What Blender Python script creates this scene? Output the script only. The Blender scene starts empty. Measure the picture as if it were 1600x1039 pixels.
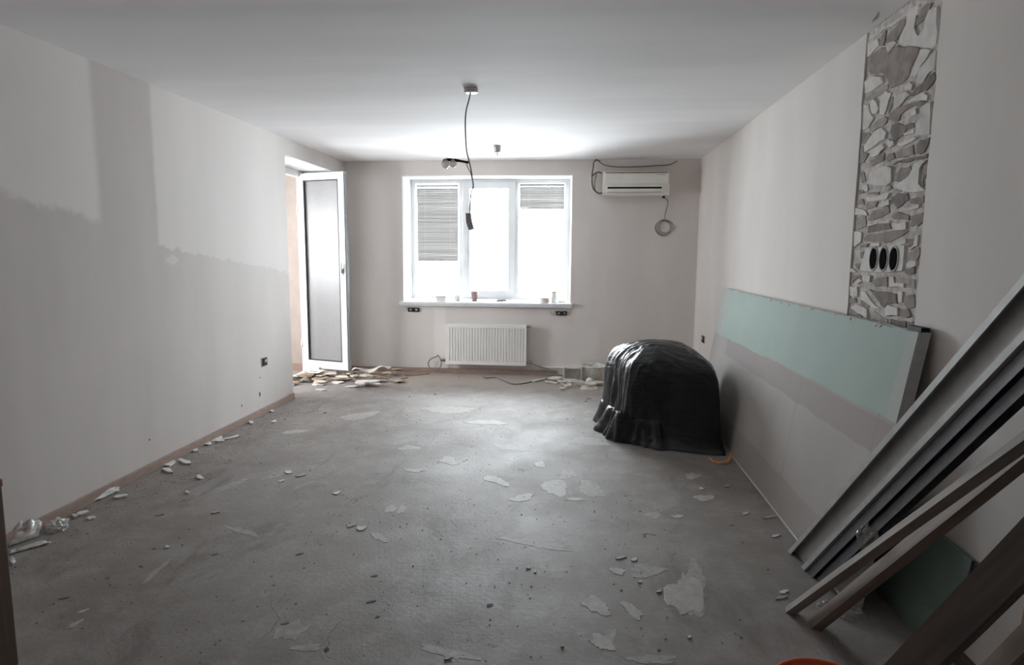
import bpy, bmesh, math, random
from mathutils import Vector, Matrix, noise

S = bpy.context.scene
COL = S.collection
R = random.Random(7)

# ------------------------------------------------------------------ camera
F_PX, HC, D, XL, XR, H = 991.76, 1.491, 7.746, -2.847, 1.438, 2.6
CR = Vector((0.99514848, 0.09815542, 0.00670991))
CU = Vector((-0.01873746, 0.12213356, 0.99233679))
CF = Vector((-0.09658373, 0.98764817, -0.12338021))
cam_d = bpy.data.cameras.new('camera')
cam = bpy.data.objects.new('camera', cam_d)
COL.objects.link(cam)
cam_d.sensor_width = 36.0
cam_d.lens = F_PX / 1600 * 36
cam_d.clip_start = 0.02
m3 = Matrix((CR, CU, -CF)).transposed()
cam.matrix_world = Matrix.Translation((0, 0, HC)) @ m3.to_4x4()
S.camera = cam

# ------------------------------------------------------------------ sky and exposure
SKY = 35.0
w = bpy.data.worlds.new('overcast_sky')
S.world = w
w.use_nodes = True
bgn = w.node_tree.nodes['Background']
bgn.inputs['Color'].default_value = (0.915, 0.955, 1.0, 1)
bgn.inputs['Strength'].default_value = SKY
S.view_settings.view_transform = 'Standard'
S.view_settings.look = 'None'
S.view_settings.exposure = 0.0
S.view_settings.gamma = 1.0
S.view_settings.use_curve_mapping = False
S.cycles.max_bounces = 14
S.cycles.diffuse_bounces = 10
S.cycles.transparent_max_bounces = 16


def portal(name, loc, rot, sx, sy):
    l = bpy.data.lights.new(name, 'AREA')
    l.shape = 'RECTANGLE'
    l.size, l.size_y = sx, sy
    l.cycles.is_portal = True
    o = bpy.data.objects.new(name, l)
    o.location, o.rotation_euler = loc, rot
    COL.objects.link(o)


portal('window_daylight', (-1.1, 8.33, 1.66), (math.radians(-90), 0, 0), 2.05, 1.56)
portal('balcony_daylight', (-4.70, 5.375, 1.585), (math.radians(90), 0, math.radians(-90)), 1.93, 1.05)


# ------------------------------------------------------------------ pixel rays of the photograph -> points on real surfaces
def ray(px, py):
    return CR * (px - 800) + CU * (519.5 - py) + CF * F_PX


def at_y(px, py, Y):
    d = ray(px, py)
    return d * (Y / d.y) + Vector((0, 0, HC))


def at_x(px, py, X):
    d = ray(px, py)
    return d * (X / d.x) + Vector((0, 0, HC))


def at_z(px, py, Z=0.0):
    d = ray(px, py)
    return d * ((Z - HC) / d.z) + Vector((0, 0, HC))


# ------------------------------------------------------------------ node helpers
class G:
    """tiny expression builder for shader node sockets"""

    def __init__(s, nt, sock):
        s.nt, s.k = nt, sock

    def _m(s, op, o, rev=False):
        n = s.nt.nodes.new('ShaderNodeMath')
        n.operation = op
        a, b = (o, s) if rev else (s, o)
        for i, v in enumerate((a, b)):
            if v is None:
                continue
            if isinstance(v, G):
                s.nt.links.new(v.k, n.inputs[i])
            else:
                n.inputs[i].default_value = v
        return G(s.nt, n.outputs[0])

    def __add__(s, o): return s._m('ADD', o)
    def __radd__(s, o): return s._m('ADD', o)
    def __sub__(s, o): return s._m('SUBTRACT', o)
    def __rsub__(s, o): return s._m('SUBTRACT', o, True)
    def __mul__(s, o): return s._m('MULTIPLY', o)
    def __rmul__(s, o): return s._m('MULTIPLY', o)
    def mx(s, o): return s._m('MAXIMUM', o)
    def mn(s, o): return s._m('MINIMUM', o)
    def ab(s): return s._m('ABSOLUTE', None)
    def sin(s): return s._m('SINE', None)

    def step(s, a, b):
        n = s.nt.nodes.new('ShaderNodeMapRange')
        n.interpolation_type = 'SMOOTHSTEP'
        s.nt.links.new(s.k, n.inputs['Value'])
        n.inputs['From Min'].default_value = min(a, b)
        n.inputs['From Max'].default_value = max(a, b)
        n.inputs['To Min'].default_value = 0.0 if a < b else 1.0
        n.inputs['To Max'].default_value = 1.0 if a < b else 0.0
        return G(s.nt, n.outputs['Result'])


class MatB:
    def __init__(s, name):
        s.m = bpy.data.materials.new(name)
        s.m.use_nodes = True
        s.nt = s.m.node_tree
        s.b = s.nt.nodes['Principled BSDF']
        tc = s.nt.nodes.new('ShaderNodeTexCoord')
        s.vec = tc.outputs['Object']
        sp = s.nt.nodes.new('ShaderNodeSeparateXYZ')
        s.nt.links.new(s.vec, sp.inputs[0])
        s.x, s.y, s.z = (G(s.nt, sp.outputs[i]) for i in range(3))

    def scaled(s, sc):
        mp = s.nt.nodes.new('ShaderNodeMapping')
        s.nt.links.new(s.vec, mp.inputs[0])
        mp.inputs['Scale'].default_value = sc
        return mp.outputs[0]

    def noise(s, scale, detail=3, rough=.55, vec=None, dist=0):
        n = s.nt.nodes.new('ShaderNodeTexNoise')
        s.nt.links.new(vec or s.vec, n.inputs['Vector'])
        n.inputs['Scale'].default_value = scale
        n.inputs['Detail'].default_value = detail
        n.inputs['Roughness'].default_value = rough
        n.inputs['Distortion'].default_value = dist
        return G(s.nt, n.outputs['Fac'])

    def voro(s, scale, feature='DISTANCE_TO_EDGE', vec=None):
        n = s.nt.nodes.new('ShaderNodeTexVoronoi')
        n.feature = feature
        s.nt.links.new(vec or s.vec, n.inputs['Vector'])
        n.inputs['Scale'].default_value = scale
        return G(s.nt, n.outputs['Distance'])

    def warp(s, scale, amt):
        n = s.nt.nodes.new('ShaderNodeTexNoise')
        s.nt.links.new(s.vec, n.inputs['Vector'])
        n.inputs['Scale'].default_value = scale
        n.inputs['Detail'].default_value = 4
        v = s.nt.nodes.new('ShaderNodeVectorMath')
        v.operation = 'MULTIPLY_ADD'
        s.nt.links.new(n.outputs['Color'], v.inputs[0])
        v.inputs[1].default_value = (amt, amt, amt)
        s.nt.links.new(s.vec, v.inputs[2])
        return v.outputs[0]

    def mix(s, f, a, b):
        n = s.nt.nodes.new('ShaderNodeMix')
        n.data_type = 'RGBA'
        for i, v in ((0, f), (6, a), (7, b)):
            if isinstance(v, G):
                s.nt.links.new(v.k, n.inputs[i])
            elif isinstance(v, (int, float)):
                n.inputs[i].default_value = v
            else:
                n.inputs[i].default_value = (*v, 1)
        return G(s.nt, n.outputs[2])

    def color(s, c):
        if isinstance(c, G):
            s.nt.links.new(c.k, s.b.inputs['Base Color'])
        else:
            s.b.inputs['Base Color'].default_value = (*c, 1)

    def rough(s, r):
        if isinstance(r, G):
            s.nt.links.new(r.k, s.b.inputs['Roughness'])
        else:
            s.b.inputs['Roughness'].default_value = r

    def bump(s, h, dist=.002, strength=.6):
        n = s.nt.nodes.new('ShaderNodeBump')
        n.inputs['Distance'].default_value = dist
        n.inputs['Strength'].default_value = strength
        s.nt.links.new(h.k, n.inputs['Height'])
        s.nt.links.new(n.outputs[0], s.b.inputs['Normal'])

    def set(s, **k):
        for a, v in k.items():
            s.b.inputs[a.replace('_', ' ')].default_value = v


def simple(name, c, rough=.6, var=.12, scale=14, bump=.0, metal=0.0, spec=.5, vec=None):
    b = MatB(name)
    n = b.noise(scale, 4, vec=b.scaled(vec) if vec else None)
    b.color(b.mix(n.step(.3, .7), tuple(v * (1 - var) for v in c), tuple(min(1, v * (1 + var)) for v in c)))
    b.rough(rough)
    b.set(Metallic=metal, Specular_IOR_Level=spec)
    if bump:
        b.bump(b.noise(scale * 5, 4), bump)
    return b.m


M = {}

# painted walls: bare levelled plaster and the lighter primed areas have their own colours
PL_DARK, PL_LIGHT = (.605, .564, .54), (.745, .708, .684)


def wall_mat(name, mask_fn, dark=PL_DARK, light=PL_LIGHT):
    b = MatB(name)
    f = mask_fn(b)
    streak = b.noise(2.2, 4, vec=b.scaled((1, 1, .25)))
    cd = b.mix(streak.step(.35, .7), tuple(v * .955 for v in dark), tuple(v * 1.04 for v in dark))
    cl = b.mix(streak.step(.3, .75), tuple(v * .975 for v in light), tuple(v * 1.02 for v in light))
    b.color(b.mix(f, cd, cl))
    b.rough(.85)
    b.set(Specular_IOR_Level=.25)
    b.bump(b.noise(60, 4) * .5 + b.noise(5, 3) * 2 + f * .6, .0015, .5)
    return b.m


def mask_left(b):
    n = (b.noise(9, 5, .65) - .5) * .16
    n2 = (b.noise(3.5, 4) - .5) * .10
    r1 = (b.y + n2 * .5).step(3.645, 3.575) * (b.z + n + b.y * .17).step(2.25, 2.31)
    r2 = (b.y + n2 * .3).step(4.12, 4.17) * (b.z + n + b.y * .125).step(2.03, 2.06) * (b.y).step(6.9, 5.9)
    dab = ((b.y - 4.28).ab() * .5 + (b.z - 1.43).ab() + n * .3).step(.05, .03)
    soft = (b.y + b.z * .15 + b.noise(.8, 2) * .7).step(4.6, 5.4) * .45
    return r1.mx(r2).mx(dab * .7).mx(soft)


def mask_back(b):
    n = (b.noise(4, 5, .6) - .5) * .25
    a = ((b.x + 1.66).ab() + n * .5).step(.10, .05) * b.z.step(.95, .8)
    c = ((b.x - .02).ab() + n).step(.32, .24) * (b.z + n).step(.68, .58)
    d = (b.x + n * .2).step(-.02, .03) * (b.x + n * .3).step(.22, .12) * (b.z).step(2.0, 1.7)
    return a.mx(c * .7).mx(d * .5) * .6 + .25


def mask_right(b):
    return (b.noise(.9, 3) - .5) * .8 + .45


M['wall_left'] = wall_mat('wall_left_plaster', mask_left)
M['wall_back'] = wall_mat('wall_back_plaster', mask_back, (.66, .615, .585), (.76, .72, .69))
M['wall_right'] = wall_mat('wall_right_paint', mask_right, (.72, .677, .642), (.76, .718, .683))
M['wall_plain'] = wall_mat('wall_rear_plaster', mask_right)
M['reveal'] = simple('white_reveal_plaster', (.80, .80, .79), .8, .03, 6, .0008)
M['peach'] = simple('peach_balcony_render', (.40, .35, .315), .85, .05, 5, .001)

b = MatB('ceiling_paint')
st = b.noise(1.6, 3, vec=b.scaled((.35, 1.6, 1)))
b.color(b.mix(st.step(.3, .7), (.80, .785, .785), (.86, .845, .845)))
b.rough(.8)
b.set(Specular_IOR_Level=.25)
b.bump(st * 3 + b.noise(50, 3) * .2, .003, .5)
M['ceiling'] = b.m

# raw screed floor
b = MatB('concrete_screed')
wv = b.warp(2.2, .45)
big = b.noise(.9, 5, .6)
mid = b.noise(5.5, 6, .65)
fine = b.noise(45, 5, .7)
c0 = b.mix(big.step(.35, .68), (.212, .184, .170), (.312, .287, .273))
c1 = b.mix(mid.step(.42, .72) * .55, c0, (.375, .350, .333))
sm = b.noise(2.6, 6, .7, vec=b.scaled((1.0, .45, 1)), dist=.8)
c2 = b.mix(sm.step(.53, .66) * .6, c1, (.145, .122, .110))
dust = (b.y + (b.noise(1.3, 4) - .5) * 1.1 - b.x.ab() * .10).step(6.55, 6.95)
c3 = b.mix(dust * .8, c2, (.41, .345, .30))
pale = b.noise(3.4, 5, .7, dist=.6).step(.63, .70)
c3 = b.mix(pale * .35, c3, (.44, .425, .41))
crk = b.voro(.85, vec=wv).step(.0025, .0006) * b.noise(1.1, 3).step(.56, .66)
crk2 = b.voro(2.6, vec=wv).step(.008, .002) * b.noise(1.7, 4).step(.54, .64)
cracks = crk.mx(crk2)
c4 = b.mix(cracks * .8, c3, (.08, .072, .068))
pits = (b.voro(24, 'F1').step(.13, .06) * b.noise(2.3, 4).step(.48, .66)).mx(b.voro(9, 'F1', wv).step(.06, .03) * .8)
c5 = b.mix(pits * .75, c4, (.09, .082, .078))
b.color(b.mix(fine.step(.35, .8) * .4, c5, (.165, .148, .138)))
b.rough(b.noise(1.7, 4).step(.2, .8) * .14 + .52)
b.set(Specular_IOR_Level=.45)
b.bump(fine * .6 + mid * 1.0 - cracks * .25 - pits * .8, .006, .55)
M['floor'] = b.m

M['residue'] = simple('pale_levelling_residue', (.40, .38, .36), .58, .14, 22, .002, spec=.42)
M['residue_thin'] = simple('thin_pale_film', (.335, .315, .30), .58, .14, 30, .002, spec=.42)
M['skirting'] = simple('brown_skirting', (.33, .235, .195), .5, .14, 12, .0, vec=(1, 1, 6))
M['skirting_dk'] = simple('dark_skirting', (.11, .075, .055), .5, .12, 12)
M['pvc'] = simple('white_pvc', (.80, .81, .82), .35, .02, 5)
M['pvc_grey'] = simple('grey_seal_side', (.30, .31, .32), .5, .06, 8)
M['seal'] = simple('black_rubber_seal', (.03, .03, .03), .6, .1, 8)
M['sill'] = simple('white_sill_laminate', (.76, .77, .78), .35, .03, 7)
M['rad'] = simple('radiator_enamel', (.80, .79, .76), .35, .02, 6)
M['ac'] = simple('aged_ac_plastic', (.76, .72, .66), .4, .03, 6)
M['ac_pale'] = simple('pale_ac_plastic', (.80, .78, .73), .4, .03, 6)
M['dark'] = simple('hole_shade', (.012, .012, .013), .9, .2, 9, spec=0.0)  # glossless near-black, painted where holes would lie in shade
M['black_pl'] = simple('black_plastic', (.016, .016, .018), .6, .15, 9, spec=.2)
M['cable_dk'] = simple('dark_cable', (.09, .08, .078), .5, .15, 9)
M['cable_grey'] = simple('grey_cable', (.22, .21, .20), .5, .1, 9)
M['cable_white'] = simple('white_cable', (.62, .60, .56), .5, .08, 9)
M['copper'] = simple('brass_fitting', (.42, .37, .30), .4, .1, 9, metal=.7)
M['tape'] = simple('grey_tape', (.52, .48, .46), .7, .2, 30, .001)
M['slat'] = simple('blind_slat_enamel', (.40, .39, .38), .45, .04, 8)
M['blind_rail'] = simple('blind_rail_enamel', (.40, .38, .37), .5, .05, 8)
M['brick'] = simple('exposed_brick', (.31, .265, .24), .95, .2, 16, .006)
M['brick_b'] = simple('exposed_brick_pale', (.40, .355, .325), .95, .18, 20, .006)
M['brick_c'] = simple('exposed_brick_dark', (.235, .20, .185), .95, .2, 20, .006)
M['mortar'] = simple('mortar_bed', (.54, .505, .475), .95, .25, 26, .006)
M['plaster_bit'] = simple('old_plaster_piece', (.70, .675, .64), .9, .08, 18, .004)
M['plaster_bit_b'] = simple('old_plaster_piece_warm', (.64, .61, .575), .9, .1, 18, .004)
M['chip_white'] = simple('white_plaster_chip', (.68, .67, .65), .8, .1, 30, .002)
M['chip_grey'] = simple('grey_chip', (.30, .285, .27), .85, .18, 30, .002)
M['chip_dark'] = simple('dark_chip', (.075, .066, .06), .8, .2, 30, .002)
M['chip_brown'] = simple('brown_mortar_chip', (.13, .115, .105), .85, .2, 30, .002)
M['tile_cream'] = simple('cream_tile_shard', (.60, .545, .48), .6, .1, 16, .001)
M['tile_pale'] = simple('pale_tile_shard', (.70, .67, .63), .6, .08, 16, .001)
M['tile_brown'] = simple('brown_board_shard', (.33, .235, .165), .7, .18, 12, .001)
M['tile_olive'] = simple('olive_board_shard', (.22, .20, .15), .7, .18, 12, .001)
M['gyp_edge'] = simple('gypsum_edge', (.56, .56, .55), .85, .07, 25, .001)
M['gyp_card'] = simple('grey_card_back', (.44, .43, .42), .85, .07, 10, .001)
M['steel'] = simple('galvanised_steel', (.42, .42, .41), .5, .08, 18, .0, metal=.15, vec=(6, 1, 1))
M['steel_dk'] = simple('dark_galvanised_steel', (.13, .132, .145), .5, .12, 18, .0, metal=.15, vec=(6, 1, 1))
M['wood_grey'] = simple('weathered_batten', (.235, .205, .185), .75, .2, 9, .001, vec=(.35, 5, 5))
M['wood_dark'] = simple('dark_plank', (.095, .076, .066), .7, .2, 8, .001, vec=(.35, 5, 5))
M['wood_side'] = simple('brown_plank', (.22, .17, .14), .7, .2, 8, .001, vec=(.35, 5, 5))
M['wood_brown'] = simple('brown_cabinet_veneer', (.10, .066, .05), .45, .2, 7, vec=(4, 4, .5))
M['wood_red'] = simple('red_brown_veneer', (.20, .075, .045), .45, .2, 7, vec=(4, 4, .5))
M['orange_pl'] = simple('orange_red_plastic', (.72, .17, .09), .35, .06, 6)
M['orange_in'] = simple('orange_inner_plastic', (.45, .10, .06), .45, .06, 6)
M['orange_wood'] = simple('orange_handle', (.42, .20, .07), .5, .15, 8)
M['orange_strap'] = simple('orange_strap', (.62, .30, .10), .6, .15, 20)
M['white_pl'] = simple('white_plastic', (.74, .73, .71), .45, .04, 8)
M['cup'] = simple('brown_paper_cup', (.24, .155, .14), .6, .08, 8)
M['beige'] = simple('beige_roll', (.62, .55, .49), .7, .08, 14)
M['bucket_white'] = simple('dusty_white_bucket', (.60, .575, .54), .8, .16, 22, .004)
M['chrome'] = simple('grey_metal_disc', (.55, .54, .53), .4, .05, 8, metal=.4)
M['offcut'] = None


def film(name, c, alpha, rough=.25, var=.3):
    b = MatB(name)
    nt = b.nt
    out = nt.nodes['Material Output']
    tr = nt.nodes.new('ShaderNodeBsdfTransparent')
    mx = nt.nodes.new('ShaderNodeMixShader')
    n = b.noise(18, 4)
    f = n.step(.25, .75) * var + (alpha - var / 2)
    nt.links.new(f.k, mx.inputs[0])
    nt.links.new(tr.outputs[0], mx.inputs[1])
    nt.links.new(b.b.outputs[0], mx.inputs[2])
    nt.links.new(mx.outputs[0], out.inputs[0])
    b.color(c)
    b.rough(rough)
    return b.m


M['film'] = film('crumpled_clear_film', (.72, .71, .69), .55)
M['film_dim'] = film('dull_clear_film', (.45, .44, .43), .45)
M['dusty_glass'] = film('dusty_door_glass', (.34, .34, .34), .5, .3, .03)


def glass(name):
    m = bpy.data.materials.new(name)
    m.use_nodes = True
    nt = m.node_tree
    nt.nodes.remove(nt.nodes['Principled BSDF'])
    out = nt.nodes['Material Output']
    tr = nt.nodes.new('ShaderNodeBsdfTransparent')
    gl = nt.nodes.new('ShaderNodeBsdfGlossy')
    gl.inputs['Roughness'].default_value = .03
    lw = nt.nodes.new('ShaderNodeLayerWeight')
    lw.inputs['Blend'].default_value = .25
    tr.inputs['Color'].default_value = (.95, .97, .97, 1)
    mx = nt.nodes.new('ShaderNodeMixShader')
    nt.links.new(lw.outputs['Fresnel'], mx.inputs[0])
    nt.links.new(tr.outputs[0], mx.inputs[1])
    nt.links.new(gl.outputs[0], mx.inputs[2])
    nt.links.new(mx.outputs[0], out.inputs[0])
    return m


M['glass'] = glass('clear_window_glass')
M['bulb'] = film('dim_bulb_glass', (.75, .72, .68), .45, .1)

# green moisture board with a torn-card lower part; x = along length (m), z = up the sheet (m)
b = MatB('moisture_board_face')
n = (b.noise(3.2, 5, .6) - .5) * .12
lower = (b.z + n * .55 - b.x * .010).step(.795, .785)
seam = ((b.z + n * .4 - .73).ab()).step(.085, .07) * (b.x + n).step(.5, .52)
cols = ((b.x * 1.0 + n * .3)._m('MODULO', .92) - .46).ab().step(.012, .004)
lowb = (b.z + n * .3).step(.22, .20)
green = b.mix(b.noise(2.5, 4).step(.3, .7), (.345, .435, .395), (.375, .465, .42))
card = b.mix(b.noise(2.0, 4).step(.35, .7), (.385, .355, .335), (.425, .40, .375))
card = b.mix(seam * .75, card, (.325, .28, .268))
card = b.mix(lowb * .6, card, (.31, .275, .255))
card = b.mix(cols * .35, card, (.27, .25, .24))
edge = (b.x + n).step(3.26, 3.30).mx((b.x + n * .7).step(.30, .26)) * (1 - lower * 1.0)
c = b.mix(lower, green, card)
c = b.mix(edge * .75, c, (.46, .46, .44))
b.color(c)
b.rough(.8)
b.bump(lower * -1.0 + b.noise(40, 4) * .3 + n * 2, .002, .5)
M['board'] = b.m

b = MatB('shaded_green_offcut')
b.color(b.mix(b.noise(6, 4).step(.3, .7), (.145, .205, .18), (.17, .235, .205)))  # board green darkened for the shade of the planks
b.rough(.8)
M['offcut'] = b.m

# black tarpaulin
b = MatB('black_tarpaulin')
wr = b.noise(9, 5, .6, vec=b.scaled((1, 1, 3)), dist=1.2)
b.color(b.mix(wr.step(.3, .7), (.004, .0045, .006), (.009, .010, .014)))
b.rough(wr.step(.3, .8) * .10 + .28)
b.set(Specular_IOR_Level=.5)
b.bump(wr * 2, .006, .6)
M['tarp'] = b.m


# ------------------------------------------------------------------ mesh helpers
class MB:
    def __init__(s):
        s.v, s.f = [], []

    def add(s, vs, fs):
        o = len(s.v)
        s.v += [tuple(v) for v in vs]
        s.f += [tuple(i + o for i in f) for f in fs]
        return s

    def box(s, a, c, bev=0.0):
        x0, y0, z0 = (min(a[i], c[i]) for i in range(3))
        x1, y1, z1 = (max(a[i], c[i]) for i in range(3))
        if bev:
            # chamfered box through bmesh
            bm = bmesh.new()
            bmesh.ops.create_cube(bm, size=1)
            for v in bm.verts:
                v.co = ((x0 + x1) / 2 + v.co.x * (x1 - x0), (y0 + y1) / 2 + v.co.y * (y1 - y0), (z0 + z1) / 2 + v.co.z * (z1 - z0))
            bmesh.ops.bevel(bm, geom=bm.edges[:], offset=bev, segments=2, affect='EDGES', profile=.6)
            bm.verts.index_update()
            s.add([v.co for v in bm.verts], [[v.index for v in f.verts] for f in bm.faces])
            bm.free()
            return s
        vs = [(x, y, z) for z in (z0, z1) for y in (y0, y1) for x in (x0, x1)]
        return s.add(vs, [(0, 2, 3, 1), (4, 5, 7, 6), (0, 1, 5, 4), (2, 6, 7, 3), (0, 4, 6, 2), (1, 3, 7, 5)])

    def prism(s, pts, off, inset=0.0):
        """closed outline (3D points) pushed along vector off; the top may shrink a little"""
        n = len(pts)
        pts = [Vector(p) for p in pts]
        off = Vector(off)
        c = sum(pts, Vector()) / n
        top = [p + off + (c - p) * inset for p in pts]
        fs = [tuple(range(n - 1, -1, -1)), tuple(range(n, 2 * n))]
        fs += [(i, (i + 1) % n, n + (i + 1) % n, n + i) for i in range(n)]
        return s.add(pts + top, fs)

    def tube(s, pts, r, seg=8, closed=False):
        pts = [Vector(p) for p in pts]
        n = len(pts)
        rr = r if isinstance(r, (list, tuple)) else [r] * n
        vs, prev = [], None
        for i, p in enumerate(pts):
            if closed:
                t = pts[(i + 1) % n] - pts[i - 1]
            else:
                t = pts[min(i + 1, n - 1)] - pts[max(i - 1, 0)]
            t.normalize()
            if prev is None:
                a = t.orthogonal().normalized()
            else:
                a = (prev - t * prev.dot(t)).normalized()
            prev = a
            bb = t.cross(a)
            for k in range(seg):
                q = 2 * math.pi * k / seg
                vs.append(p + (a * math.cos(q) + bb * math.sin(q)) * rr[i])
        fs = []
        for i in range(n if closed else n - 1):
            j = (i + 1) % n
            for k in range(seg):
                k2 = (k + 1) % seg
                fs.append((i * seg + k, i * seg + k2, j * seg + k2, j * seg + k))
        if not closed:
            fs += [tuple(range(seg - 1, -1, -1)), tuple(range((n - 1) * seg, n * seg))]
        return s.add(vs, fs)

    def lathe(s, prof, c=(0, 0, 0), seg=24, wob=0.0):
        c = Vector(c)
        vs, fs = [], []
        for r, z in prof:
            for k in range(seg):
                q = 2 * math.pi * k / seg
                j = 1 + (R.uniform(-wob, wob) if wob else 0)
                vs.append(c + Vector((r * j * math.cos(q), r * j * math.sin(q), z)))
        for i in range(len(prof) - 1):
            for k in range(seg):
                k2 = (k + 1) % seg
                fs.append((i * seg + k, i * seg + k2, (i + 1) * seg + k2, (i + 1) * seg + k))
        if prof[0][0] > 0:
            fs.append(tuple(range(seg - 1, -1, -1)))
        if prof[-1][0] > 0:
            fs.append(tuple(range((len(prof) - 1) * seg, len(prof) * seg)))
        return s.add(vs, fs)

    def build(s, name, mat, parent=None, smooth=False, origin=None):
        o0 = Vector(origin) if origin is not None else Vector()
        me = bpy.data.meshes.new(name)
        me.from_pydata([tuple(Vector(v) - o0) for v in s.v], [], s.f)
        me.validate()
        bm = bmesh.new()
        bm.from_mesh(me)
        bmesh.ops.remove_doubles(bm, verts=bm.verts[:], dist=1e-6)
        bmesh.ops.recalc_face_normals(bm, faces=bm.faces[:])
        bm.to_mesh(me)
        bm.free()
        me.materials.append(mat if not isinstance(mat, str) else M[mat])
        if smooth:
            me.polygons.foreach_set('use_smooth', [True] * len(me.polygons))
        o = bpy.data.objects.new(name, me)
        COL.objects.link(o)
        o.location = o0
        if parent:
            o.parent = parent
            q = parent
            base = Vector()
            while q:
                base += q.location
                q = q.parent
            o.location = o0 - base
        return o


def tag(o, label, cat, group=None):
    o['label'] = label
    o['category'] = cat
    if group:
        o['group'] = group
    return o


def thing(name, label, cat, loc=(0, 0, 0), group=None):
    o = bpy.data.objects.new(name, None)
    COL.objects.link(o)
    o.location = loc
    o.empty_display_size = .05
    return tag(o, label, cat, group)


def struct(o, label=None, cat=None):
    o['kind'] = 'structure'
    if label:
        o['label'] = label
    if cat:
        o['category'] = cat
    return o


def spline(pts, n=8):
    """Catmull-Rom through 3D points"""
    P = [Vector(p) for p in pts]
    P = [P[0] * 2 - P[1]] + P + [P[-1] * 2 - P[-2]]
    out = []
    for i in range(1, len(P) - 2):
        for k in range(n):
            t = k / n
            a, b_, c, d = P[i - 1], P[i], P[i + 1], P[i + 2]
            out.append(.5 * ((2 * b_) + (c - a) * t + (2 * a - 5 * b_ + 4 * c - d) * t * t + (3 * b_ - a - 3 * c + d) * t ** 3))
    out.append(P[-2])
    return out


# ================================================================== ROOM SHELL
YR = -3.4            # unseen rear, pushed back so less light returns to the front
WT = .50             # outer wall thickness
OY0, OY1, OZ = 6.125, 7.50, 2.442      # balcony door opening in the left wall
WX0, WX1, WZ0, WZ1 = -2.122, -.045, .893, 2.425   # window opening

fl = MB().box((XL - WT, YR - .3, -.2), (XR + .3, D, 0)).build('floor', 'floor')
struct(fl, 'bare grey concrete screed floor with pale patches and cracks', 'floor')
struct(MB().box((XL, YR, H), (XR, D, H + .2)).build('ceiling', 'ceiling'), 'uneven white painted ceiling', 'ceiling')

# left wall with the balcony door opening
wl = MB()
wl.box((XL - WT, YR, 0), (XL, OY0, H)).box((XL - WT, OY0, OZ), (XL, OY1, H)).box((XL - WT, OY1, 0), (XL, D, H))
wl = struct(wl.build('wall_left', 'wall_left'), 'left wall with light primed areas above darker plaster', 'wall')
lin = MB().box((XL - WT + .001, OY0 + .001, OZ - .006), (XL - .0, OY1 - .001, OZ + .001))
lin.build('lintel_soffit', 'reveal', wl)
MB().box((XL - WT + .001, OY1 - .008, 0), (XL - .001, OY1 + .001, OZ)).build('door_reveal', 'reveal', wl)
MB().box((XL - WT + .001, OY0 - .001, 0), (XL - .001, OY0 + .006, OZ)).build('door_reveal', 'reveal', wl)

# back wall with the window opening (reveals splay a little)
wb = MB()
wb.box((XL - WT, D, 0), (WX0, D + WT, H + .2)).box((WX1, D, 0), (XR + .3, D + WT, H + .2))
wb.box((WX0, D, 0), (WX1, D + WT, WZ0 - .04)).box((WX0, D, WZ1), (WX1, D + WT, H + .2))
wb = struct(wb.build('wall_back', 'wall_back'), 'beige plastered back wall around the three-part window', 'wall')
FY = D + .40          # front plane of the window frame
rv = MB()
rv.prism([(WX0, D + .001, WZ0 - .04), (WX0, FY + .1, WZ0 - .04), (WX0 + .012, FY + .1, WZ0 - .04), (WX0 + .004, D + .001, WZ0 - .04)], (0, 0, WZ1 - WZ0 + .04))
rv.build('reveal', 'reveal', wb)
rv = MB()
rv.prism([(WX1, D + .001, WZ0 - .04), (WX1 - .004, D + .001, WZ0 - .04), (WX1 - .04, FY + .1, WZ0 - .04), (WX1, FY + .1, WZ0 - .04)], (0, 0, WZ1 - WZ0 + .04))
rv.build('reveal', 'reveal', wb)
MB().box((WX0, D + .001, WZ1 - .006), (WX1, FY + .1, WZ1 + .001)).build('reveal', 'reveal', wb)

# right wall: the plaster is hacked off in a vertical strip
BY0, BY1, BZ0 = 2.832, 3.505, .85
wr_ = MB()
wr_.box((XR, YR, 0), (XR + .3, D, H + .2))
wall_r = struct(wr_.build('wall_right_core', 'mortar'))
wall_r.name = 'wall_right'
struct(wall_r, 'right wall with a hacked-off strip of bare brick', 'wall')
# plaster coat, 14 mm, in front of the core: XR is the finished face
wall_r.location.x = .009
for nm, y0, y1, z0, z1 in (('plaster_coat', YR, BY0, 0, H), ('plaster_coat', BY1, D, 0, H), ('plaster_coat', BY0, BY1, 0, BZ0)):
    # ragged vertical edges along the strip
    nz = 46
    mb = MB()
    if z1 == H:
        e = BY0 if y1 == BY0 else BY1
        far = y0 if y1 == BY0 else y1
        pl = []
        for k in range(nz + 1):
            z = H * k / nz
            wob = .010 * noise.noise((z * 9, e, 1.3)) + .012 * noise.noise((z * 3, e, 7.7))
            pl.append((XR, e + (wob if .85 < z < 2.58 else 0), z))
        pl = [(XR, far, 0)] + pl + [(XR, far, H)]
        mb.prism(pl, (.009, 0, 0))
    else:
        mb.box((XR, y0, z0), (XR + .009, y1, z1))
    o = mb.build(nm, 'wall_right')
    o.parent = wall_r
    o.location = (-.009, 0, 0)

# rear wall closes the room behind the camera, with an unseen dark door added to lower the light
wre = MB().box((XL - WT, YR - .2, 0), (-1.3, YR, H)).box((-.4, YR - .2, 0), (XR + .3, YR, H)).box((-1.3, YR - .2, 2.05), (-.4, YR, H))
struct(wre.build('wall_rear', 'wall_plain'), 'plastered wall behind the viewer', 'wall')
struct(MB().box((-1.3, YR - .16, 0), (-.4, YR - .12, 2.05)).build('door_unseen', 'wood_side'), 'unseen brown door added behind the viewer to absorb light', 'door')

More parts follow.
